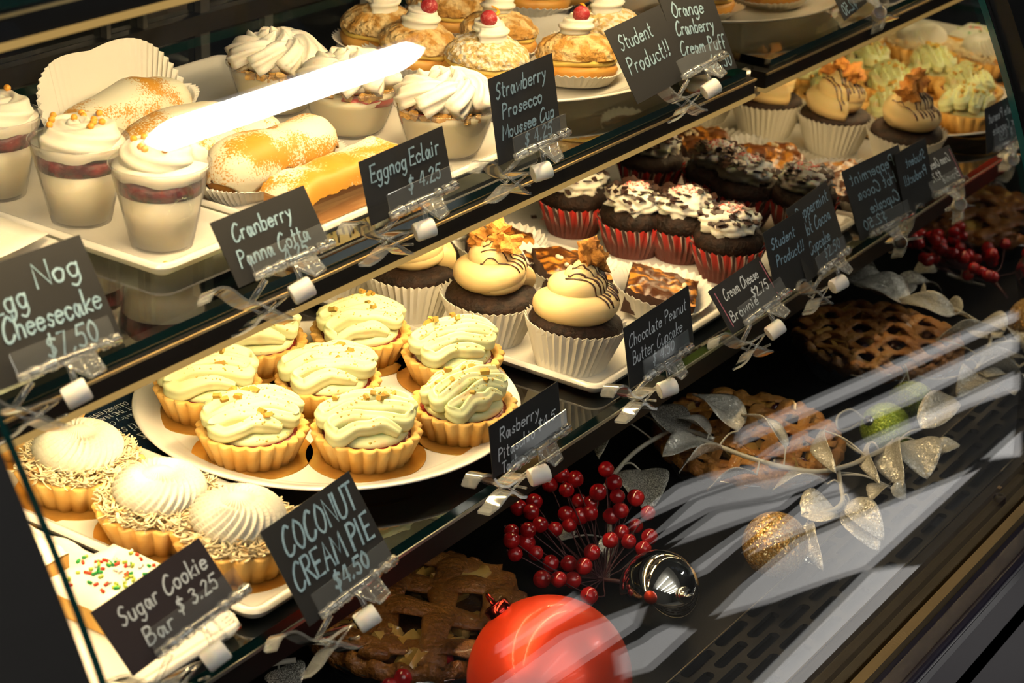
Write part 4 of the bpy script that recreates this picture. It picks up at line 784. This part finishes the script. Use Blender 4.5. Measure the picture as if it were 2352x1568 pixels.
# ---------------------------------------------------------------- clear clip holders
def bar(b, p, q, r=.0007): b.tube([p, q], r, 6)
def make_holder(M, label):
    "frame: x along the card, y up the card, z out towards the customer; origin at the card's lower left corner"
    t = thing('sign_holder', label, 'sign clip', None, 'clear sign clips', 0, M); b = MB()
    b.box(.013, .083, .0035, .0155, .0009, .0021); o = b.build('front_flap', m_flap, t, False); bv = o.modifiers.new('b', 'BEVEL'); bv.width = .0005; bv.segments = 2
    b = MB(); b.tube([(.0125, .002, .0022), (.083, .002, .0022)], .0026, 14)
    for x in (.022, .034, .062, .071, .079): b.tube([(x, .002, .0022), (x + .004, .002, .0022)], .0034, 14)
    for x in (.0155, .027, .075): b.blob((x, .001, .0045), (.003, .0018, .0016), 2)
    b.build('hinge_bar', m_clear, t)
    b = MB(); A, B_, C_, D_ = (.041, .0005, .0035), (.063, .0005, .0035), (.0605, -.0105, .010), (.050, -.0115, .010)
    for p, q in ((A, B_), (B_, C_), (C_, D_), (D_, A), ((.052, 0, .0035), D_)): bar(b, p, q, .0009)
    for s in (.35, .55, .75): bar(b, (.0545 + .002 * s, -.0095 * s, .0035 + .006 * s), (.0600, -.0095 * s, .0035 + .006 * s), .0006)
    b.add([A, B_, C_, D_], [(0, 1, 2, 3)]); b.build('press_lever', m_clear, t)
    k = Vector((.043, -.0165, .002)); b = MB(); d = Vector((.8, .1, .6)).normalized(); n_ = 20
    b.tube([k - d * .0068, k - d * .0060, k + d * .0060, k + d * .0068], lambda q: .0062 if .2 < q < .8 else .0055, 24, cap=False)
    b.tube([k + d * .0068, k + d * .0040], lambda q: .0055 if q < .5 else .0036, 24, cap=False); b.tube([k + d * .0068, k + d * .0066, k + d * .0040, k + d * .0039], lambda q: .0038 if q < .9 else .0001, 24, cap=False); b.tube([k - d * .0068, k - d * .0069], lambda q: .0055 * (1 - q) + .0001, 24, cap=False)
    b.build('swivel_knob', m_knob, t); MB().tube([(.045, 0, .003), (.044, -.008, .004), (.0435, -.012, .003)], .0018, 10).build('stem', m_clear, t)
    def strip(path, wy, th=.0009):
        s = spline([(x, y, 0) for x, y in path], 6); b = MB(); n = len(s); vs = []
        for i in range(n):
            d_ = (s[min(i + 1, n - 1)] - s[max(i - 1, 0)]).normalized(); q = Vector((-d_.y, d_.x, 0)) * th
            ww = wy * (.55 + .45 * math.sin(min(1, i / n * 1.6 + .25) * PI / 1.6))
            for a in (q, -q):
                for z in (-.010 - ww / 2, -.010 + ww / 2): p = s[i] + a; vs.append((p.x, p.y, z))
        fs = []
        for i in range(n - 1):
            j = 4 * i
            for a, c in ((0, 1), (1, 3), (3, 2), (2, 0)): fs.append((j + a, j + c, j + 4 + c, j + 4 + a))
        return b.add(vs, fs)
    strip([(-.022, .000), (-.014, .0045), (-.004, .0015), (.004, -.008), (.014, -.0135), (.028, -.0145), (.038, -.016)], .013).build('upper_jaw', m_clear, t, True, 50)
    strip([(-.008, -.0245), (.002, -.0235), (.012, -.0205), (.020, -.0205), (.028, -.027), (.036, -.0305)], .012).build('lower_jaw', m_clear, t, True, 50)
    b = MB()
    for z in (-.015, -.0055): bar(b, (.012, -.012, z), (.034, -.029, z), .0009); bar(b, (.018, -.020, z), (.036, -.0165, z), .0008)
    for s in (0, 1): bar(b, (.034 + s * .004, -.029 + s * .004, -.015), (.034 + s * .004, -.029 + s * .004, -.0055), .0009)
    bar(b, (.010, -.012, -.010), (.022, -.002, -.001), .0018); b.build('spring_frame', m_clear, t); return t
first = None
for k, off, lb in (('cran', 0, 'cranberry panna cotta card'), ('egg', -.002, 'egg nog cheesecake card'), ('eggn', .004, 'eggnog eclair card'), ('straw', .004, 'strawberry mousse card'), ('stu', .052, 'orange cranberry and upper student cards'), ('rasp', .006, 'rasberry tart card'), ('choc', .004, 'chocolate peanut cupcake card'), ('cheese', .004, 'cream cheese brownie card'), ('pep', .004, 'peppermint and lower student cards'), ('coco', -.004, 'coconut cream pie card'), ('cook', .004, 'sugar cookie card')):
    M, w_, h = basis(k); M = M @ Matrix.Translation((off, 0, .0035 if k in ('stu', 'pep') else .0012)); label = 'clear clip with white knob holding the ' + lb
    if first is None: first = make_holder(M, label)
    else: dup(first, M, label)
# sticker print: upside down towards us
for nm, txt, v, wd, cap, th in (('lettering', 'La Patisserie', .004, .066, .013, .0011), ('small_lettering', 'Pastry Cafe', -.008, .034, .005, .0005), ('small_lettering', 'AT THE NIAGARA', -.018, .044, .005, .0006), ('small_lettering', 'CULINARY INSTITUTE', -.026, .046, .005, .0006)):
    o = lettering(nm, st, m_chalkw, [(txt, -wd / 2, v, wd, cap, 0, .25 if cap > .01 else 0)], 1, 1, th, .0007); o.rotation_euler = (0, 0, STK)
b = MB(); b.tube([(-.006, .020, .0008), (-.0045, .026, .0008), (.0045, .026, .0008), (.006, .020, .0008), (-.006, .020, .0008)], .0005, 6)
for s in range(4): b.tube([(-.007 + s * .0016, .0275 + s * .0022, .0008), (.007 - s * .0016, .0275 + s * .0022, .0008)], .0006, 6)
o = b.build('cupcake_mark', m_chalkw, st); o.rotation_euler = (0, 0, STK)
# ================================================================ deck: pies and Christmas decoration
m_pie = mat('glazed pie crust', (.17, .052, .007), .28, spec=.45, c2=(.34, .13, .022), ns=40, lo=.35, hi=.7, bump=(260, .9, .004), coat=.25); m_apple = mat('apple filling', (.42, .22, .04), .18, spec=.6, c2=(.55, .36, .10), ns=40); m_goo = mat('dark syrup', (.045, .014, .004), .08, spec=.8, bump=(90, .5, .004)); m_tin = mat('foil tin', (.5, .5, .48), .3, metal=1)
def pie(c, label, R, seed, rz, fine=False, mp=None, mfill=None, cherries=0):
    rnd = random.Random(seed); t = thing('pie', label, 'pie', c, None, rz)
    MB().lathe([(.00001, 0), (R * .78, 0), (R * .96, .022), (R, .0235), (R, .0245), (R * .95, .0235), (R * .77, .001), (.00001, .001)], 64).build('foil_tin', m_tin, t)
    MB().lathe([(.00001, .027), (R * .5, .028), (R * .92, .025), (R * .9, .015)], 64, lambda a, i, r, z: (r, z + .003 * noise.noise(Vector((math.cos(a) * r * 60, math.sin(a) * r * 60, seed))))).build('filling', mfill or m_goo, t)
    N = 26
    MB().lathe([(R * .86, .022), (R * .87, .031), (R * .93, .0345), (R * 1.0, .031), (R * 1.01, .024), (R * .95, .020)], N * 8, lambda a, i, r, z: (r * (1 + .014 * math.sin(N * a) + .02 * noise.noise(Vector((math.cos(a) * 5, math.sin(a) * 5, seed)))), z + .002 * math.sin(N * a + 1) + .0025 * noise.noise(Vector((math.cos(a) * 6, math.sin(a) * 6, seed + 4))))).build('crust_rim', mp or m_pie, t)
    ns = 7 if fine else 4; wd = R * (.068 if fine else .125)
    for ax in (0, 1):
        for k in range(ns):
            q = ((k + .5) / ns * 2 - 1) * .92; half = math.sqrt(1 - q * q) * R * .92; P = []
            for i in range(27):
                s = (i / 26 * 2 - 1) * half; w_ = math.cos((s / R + (1 + 0.0)) * ns / 2 * PI + k * PI + ax * PI) * .0028
                z = .0335 + (.006 if fine else .009) * (1 - (s / R) ** 2 - q * q) + w_ + .0022 * noise.noise(Vector((s * 40, q * 3, seed + ax)))
                jig = .003 * noise.noise(Vector((s * 30, q * 9, seed + ax * 5)))
                P.append((s, q * R + jig, z) if ax == 0 else (q * R + jig, s, z))
            MB().tube(P, lambda u: wd * (1 + .12 * math.sin(u * 23 + k)), 16, sq=(.34, 1), up=(0, 0, 1)).build('lattice_strip', mp or m_pie, t)
    for k in range(34):
        a = rnd.random() * 6.3; q = R * .82 * math.sqrt(rnd.random()); e = rnd.uniform(.011, .019)
        if cherries and k % 2: MB().blob((q * math.cos(a), q * math.sin(a), .030), .0065, 2, .1, 2, k).build('berry', m_cherry, t)
        else: MB().chunk((q * math.cos(a), q * math.sin(a), .0305), (e * 1.5, e, e * .7), seed * 40 + k, sub=2, amp=.15).build('apple_chunk', m_apple, t, True, 50)
m_cherry = mat('dark cherry', (.06, .004, .015), .12, spec=.7); m_pie2 = mat('sugar crusted lattice', (.40, .14, .018), .45, c2=(.56, .27, .05), ns=60, lo=.35, hi=.7, bump=(300, .9, .004), coat=.3)
p = at(955, 1400, ZD + .03); pie((p.x, p.y, ZD), 'dark glossy apple lattice pie between the coconut sign and the red bauble', .082, 2, .5)
p = at(1720, 1000, ZD + .03); pie((p.x, p.y, ZD), 'orange brown cherry lattice pie behind the glittering leaf branch', .080, 5, .3, True, m_pie2, None, 1)
# baubles
def bauble(px, py, R, m, label, cap_dir, capm, name='bauble', hook=False):
    c = at(px, py, ZD + R + .0008); t = thing(name, label, 'bauble', (c.x, c.y, c.z)); d = Vector(cap_dir).normalized()
    MB().blob((0, 0, 0), R, 5).build('ball', m, t); b = MB(); k = .16 if R > .04 else .2
    b.tube([d * (R * .985), d * (R * (1 + k * .6)), d * (R * (1 + k * .7)), d * (R * (1 + k * .7) - R * .03)], lambda q: R * k * (1 if q < .6 else .9 if q < .9 else .55), 24, cap=False)
    b.tube([d * R * (1 + k * .55), d * R * (1 + k * .68)], R * k * .5, 16)
    s = d.cross(Vector((.3, .5, .8))).normalized(); rr = R * .085; b.tube([d * (R * (1 + k * .7) + rr * .8) + (s * math.cos(q * PI / 6) + d * math.sin(q * PI / 6)) * rr for q in range(13)], R * .016, 6); b.build('cap', capm, t); return t
m_redb = mat('frosted red bauble', (.90, .055, .008), .36, metal=.5, spec=.5, coat=.2); m_silv = mat('silver bauble', (.92, .88, .78), .05, metal=1); m_silc = mat('silver cap', (.6, .58, .52), .2, metal=1); m_gg = glitter('gold glitter', (.50, .26, .045), (1, .80, .42), 1, 900, .5); m_green = glitter('green glitter', (.22, .34, .006), (.62, .75, .10), 1, 1200, .3)
bauble(1262, 1557, .0535, m_redb, 'large frosted red bauble at the bottom of the photo', (-.08, .71, .70), mat('red cap', (.45, .03, .02), .15, metal=1))
bauble(1515, 1355, .0295, m_silv, 'shiny silver bauble right of the red berries', (-.38, -.83, .37), m_silc); bauble(1780, 1250, .0252, m_gg, 'gold glitter bauble on the dark deck below the leaf branch', (.29, -.86, -.36), m_silc); bauble(2034, 982, .0222, m_green, 'green glitter bauble beside the end of the leaf branch at the mirror', (-.78, .37, .47), m_silc)
# red berry picks
m_rb = mat('red lacquer berry', (.44, .008, .010), .2, spec=.6, coat=.5, c2=(.26, .004, .007), ns=120); m_stem = mat('berry stem', (.05, .008, .012), .6); m_tip = mat('berry tip', (.05, .005, .005), .6)
def berry_pick(label, root, pts, seed, R=.0066):
    rnd = random.Random(seed); base = at(root[0], root[1], ZD + .012); t = thing('berry_pick', label, 'berry pick', base, 'red berry picks'); s = MB(); P = []
    hub = Vector((0, 0, .004))
    for px, py, z in pts:
        q = at(px, py, ZD + z) - base; P.append(q)
        mid = hub + (q - hub) * .55 + Vector((rnd.uniform(-.006, .006), rnd.uniform(-.006, .006), -.004 - rnd.random() * .004)); mid.z = max(mid.z, -.006)
        s.tube(spline([hub, hub.lerp(mid, .5), mid, q - (q - mid).normalized() * R * .8], 4), .0005, 6)
        d = (q - mid).normalized(); b = MB(); b.blob(q, R * rnd.uniform(.88, 1.05), 3, .05, 1.6, seed + len(P)); bo = b.build('berry', m_rb, t); MB().blob(q + d * R * .97, (R * .13,) * 3, 1).build('blossom_tip', m_tip, bo)
    s.tube([hub, hub + Vector((.01, -.012, -.003)), hub + Vector((.022, -.028, -.008))], .0018, 8); s.build('stem', m_stem, t)
B1 = [(1290, 1090), (1321, 1100), (1263, 1113), (1301, 1125), (1227, 1152), (1220, 1175), (1392, 1078), (1410, 1108), (1374, 1130), (1418, 1140), (1358, 1155), (1355, 1178), (1460, 1143), (1488, 1178), (1425, 1172), (1300, 1180), (1333, 1185), (1275, 1215), (1175, 1220), (1213, 1217), (1209, 1245), (1183, 1272), (1230, 1270), (1245, 1330), (1265, 1293), (1307, 1294), (1341, 1300), (1360, 1268), (1316, 1332)]
B2 = [(1460, 1207), (1428, 1222), (1444, 1243), (1492, 1232), (1402, 1240), (1478, 1260), (1353, 1368), (1283, 1330), (1308, 1205), (1240, 1205), (1404, 1185), (1330, 1150), (1190, 1165), (1175, 1240)]
rnd = random.Random(9)
PT = [(x, y, .018 + (1380 - y) / 320 * .045 + rnd.uniform(-.008, .008)) for x, y in B1] + [(x, y, .022 + (1380 - y) / 320 * .035 + rnd.uniform(-.008, .012)) for x, y in B2]
berry_pick('big spray of red berries standing left of the silver bauble', (1385, 1340), PT, 3)
berry_pick('three red berries at the bottom edge left of the red bauble', (1035, 1600), [(1024, 1513, .03), (925, 1556, .028), (895, 1575, .024)], 4, .0064)
# glittering leaf branches
m_leaf = glitter('champagne glitter leaf', (.72, .68, .57), (.98, .95, .85), .82, 1100, .35); m_leafd = glitter('dark glitter leaf', (.26, .25, .21), (.90, .87, .76), .75, 2000, .35); m_vein = mat('champagne stem', (.50, .47, .38), .45, metal=.2)
def leaf(parent, a, b, wd, m, bend=.15, roll=0.0):
    wd *= 1.2
    a, b = Vector(a), Vector(b); d = b - a; L = d.length; d = d.normalized(); up = Vector((0, 0, 1)); sd_ = d.cross(up); sd_ = sd_.normalized() if sd_.length > .05 else Vector((1, 0, 0)); n = sd_.cross(d).normalized(); R = Matrix.Rotation(roll, 3, d); sd_, n = R @ sd_, R @ n
    def fn(u, v):
        w_ = wd * math.sin(PI * min(1, u ** .72)) ** .75 + .0002; y = (v - .5) * 2
        return a + d * (u * L) + sd_ * (w_ * y) + n * (bend * L * math.sin(u * PI) + abs(y) * w_ * .35 + .02 * L * math.sin(u * 9 + y * 3))
    o = MB().grid(fn, 15, 9).build('leaf', m, parent); solid(o, .0004); return o
def branch(label, stem, leaves, m, r=.0019):
    P = [at(x, y, ZD + z) for x, y, z in stem]; base = P[0]; t = thing('leaf_branch', label, 'leaf branch', base, 'glitter leaf branches'); s = MB(); s.tube([p - base for p in spline(P, 6)], r, 10)
    tree = [p - base for p in spline(P, 6)]
    for x0, y0, z0, x1, y1, z1, wd, bend, roll in leaves:
        a, b = at(x0, y0, ZD + z0) - base, at(x1, y1, ZD + z1) - base; nr = min(tree, key=lambda q: (q - a).length)
        if (nr - a).length > .003: s.tube(spline([nr, nr.lerp(a, .5) + Vector((0, 0, .004)), a], 4), .0008, 6)
        leaf(t, a, b, wd, m, bend, roll)
    s.build('stem', m_vein, t)
branch('long pale glittering leaf branch lying across the cherry pie toward the mirror', [(1600, 1005, .052), (1640, 1020, .05), (1720, 1050, .05), (1800, 1072, .048), (1880, 1082, .046), (1950, 1068, .044), (2000, 1045, .042), (2055, 1020, .04)],
    [(1695, 990, .055, 1590, 905, .066, .017, .10, .2), (1805, 1028, .055, 1702, 952, .062, .010, .12, .5), (1610, 1010, .05, 1522, 1048, .046, .010, .1, -.2), (1632, 1000, .052, 1553, 960, .06, .012, .1, .3), (1660, 1030, .05, 1560, 1085, .040, .009, .1, .9), (1738, 1090, .042, 1625, 1125, .03, .011, .12, .6),
     (1890, 988, .05, 1920, 1085, .05, .008, .1, 1.0), (1995, 1018, .044, 2022, 1112, .040, .006, .1, 1.1), (2050, 1012, .045, 2075, 1120, .030, .012, .12, .9), (2100, 1010, .046, 2130, 1100, .03, .016, .14, .3), (2150, 1035, .04, 2205, 1022, .045, .007, .1, .3), (2115, 985, .05, 2195, 915, .056, .012, .15, .3)], m_leaf)
branch('pale leaf twig hanging down beside the gold glitter bauble', [(1925, 1080, .04), (1932, 1120, .04), (1935, 1150, .036), (1915, 1170, .034), (1860, 1185, .03)],
    [(1900, 1112, .04, 1775, 1125, .034, .017, .12, .4), (1840, 1185, .03, 1925, 1180, .028, .016, .14, .2), (1855, 1200, .026, 1890, 1310, .012, .007, .12, .8), (1950, 1150, .034, 2030, 1240, .020, .010, .14, .5), (1945, 1165, .030, 2018, 1265, .012, .012, .1, .4), (1940, 1170, .03, 1995, 1240, .014, .007, .15, .8), (2040, 1115, .034, 2000, 1150, .026, .010, .1, .4), (2045, 1120, .03, 2080, 1145, .022, .008, .1, .4)], m_leaf)
branch('grey leaf twig under the chocolate cupcake sign left of the cherry pie', [(1640, 1008, .05), (1560, 985, .05), (1500, 1010, .045), (1450, 1045, .04), (1410, 1090, .035), (1380, 1130, .03)],
    [(1466, 950, .05, 1375, 1052, .042, .014, .12, .7), (1560, 1005, .05, 1470, 935, .05, .017, .12, .2), (1470, 1080, .036, 1490, 1175, .026, .017, .1, .1), (1400, 960, .044, 1330, 1020, .036, .014, .1, .5)], m_leafd)
branch('dark glittering leaf twig at the bottom left under the sugar cookie sign', [(560, 1545, .03), (620, 1525, .032), (680, 1515, .034)], [(630, 1512, .036, 768, 1480, .044, .019, .12, -.2), (625, 1500, .03, 700, 1400, .04, .012, .1, .3), (600, 1530, .03, 500, 1480, .034, .014, .1, .2), (640, 1535, .026, 680, 1590, .02, .012, .1, .2)], m_leafd)
branch('small leaf sprig half buried in the red berries', [(1395, 1330, .010), (1400, 1260, .02), (1400, 1200, .03)], [(1395, 1230, .03, 1400, 1290, .014, .006, .1, .4), (1290, 1240, .020, 1270, 1215, .016, .010, .1, .3)], m_leaf)
# hanging loop of pale cord on the green bauble
c = MB(); c.tube(spline([at(1985, 962, ZD + .035), at(1955, 940, ZD + .045), at(1925, 955, ZD + .04), at(1925, 985, ZD + .03), at(1950, 985, ZD + .02), at(1975, 970, ZD + .02)], 6), .0010, 8); c.tube(spline([at(1905, 965, ZD + .03), at(1925, 1000, ZD + .028), at(1960, 1030, ZD + .026), at(1990, 1045, ZD + .03)], 6), .0012, 8)
tag(c.build('hanging_cord', m_vein, None, True, None, UP), 'pale looped cord left of the green glitter bauble', 'cord')
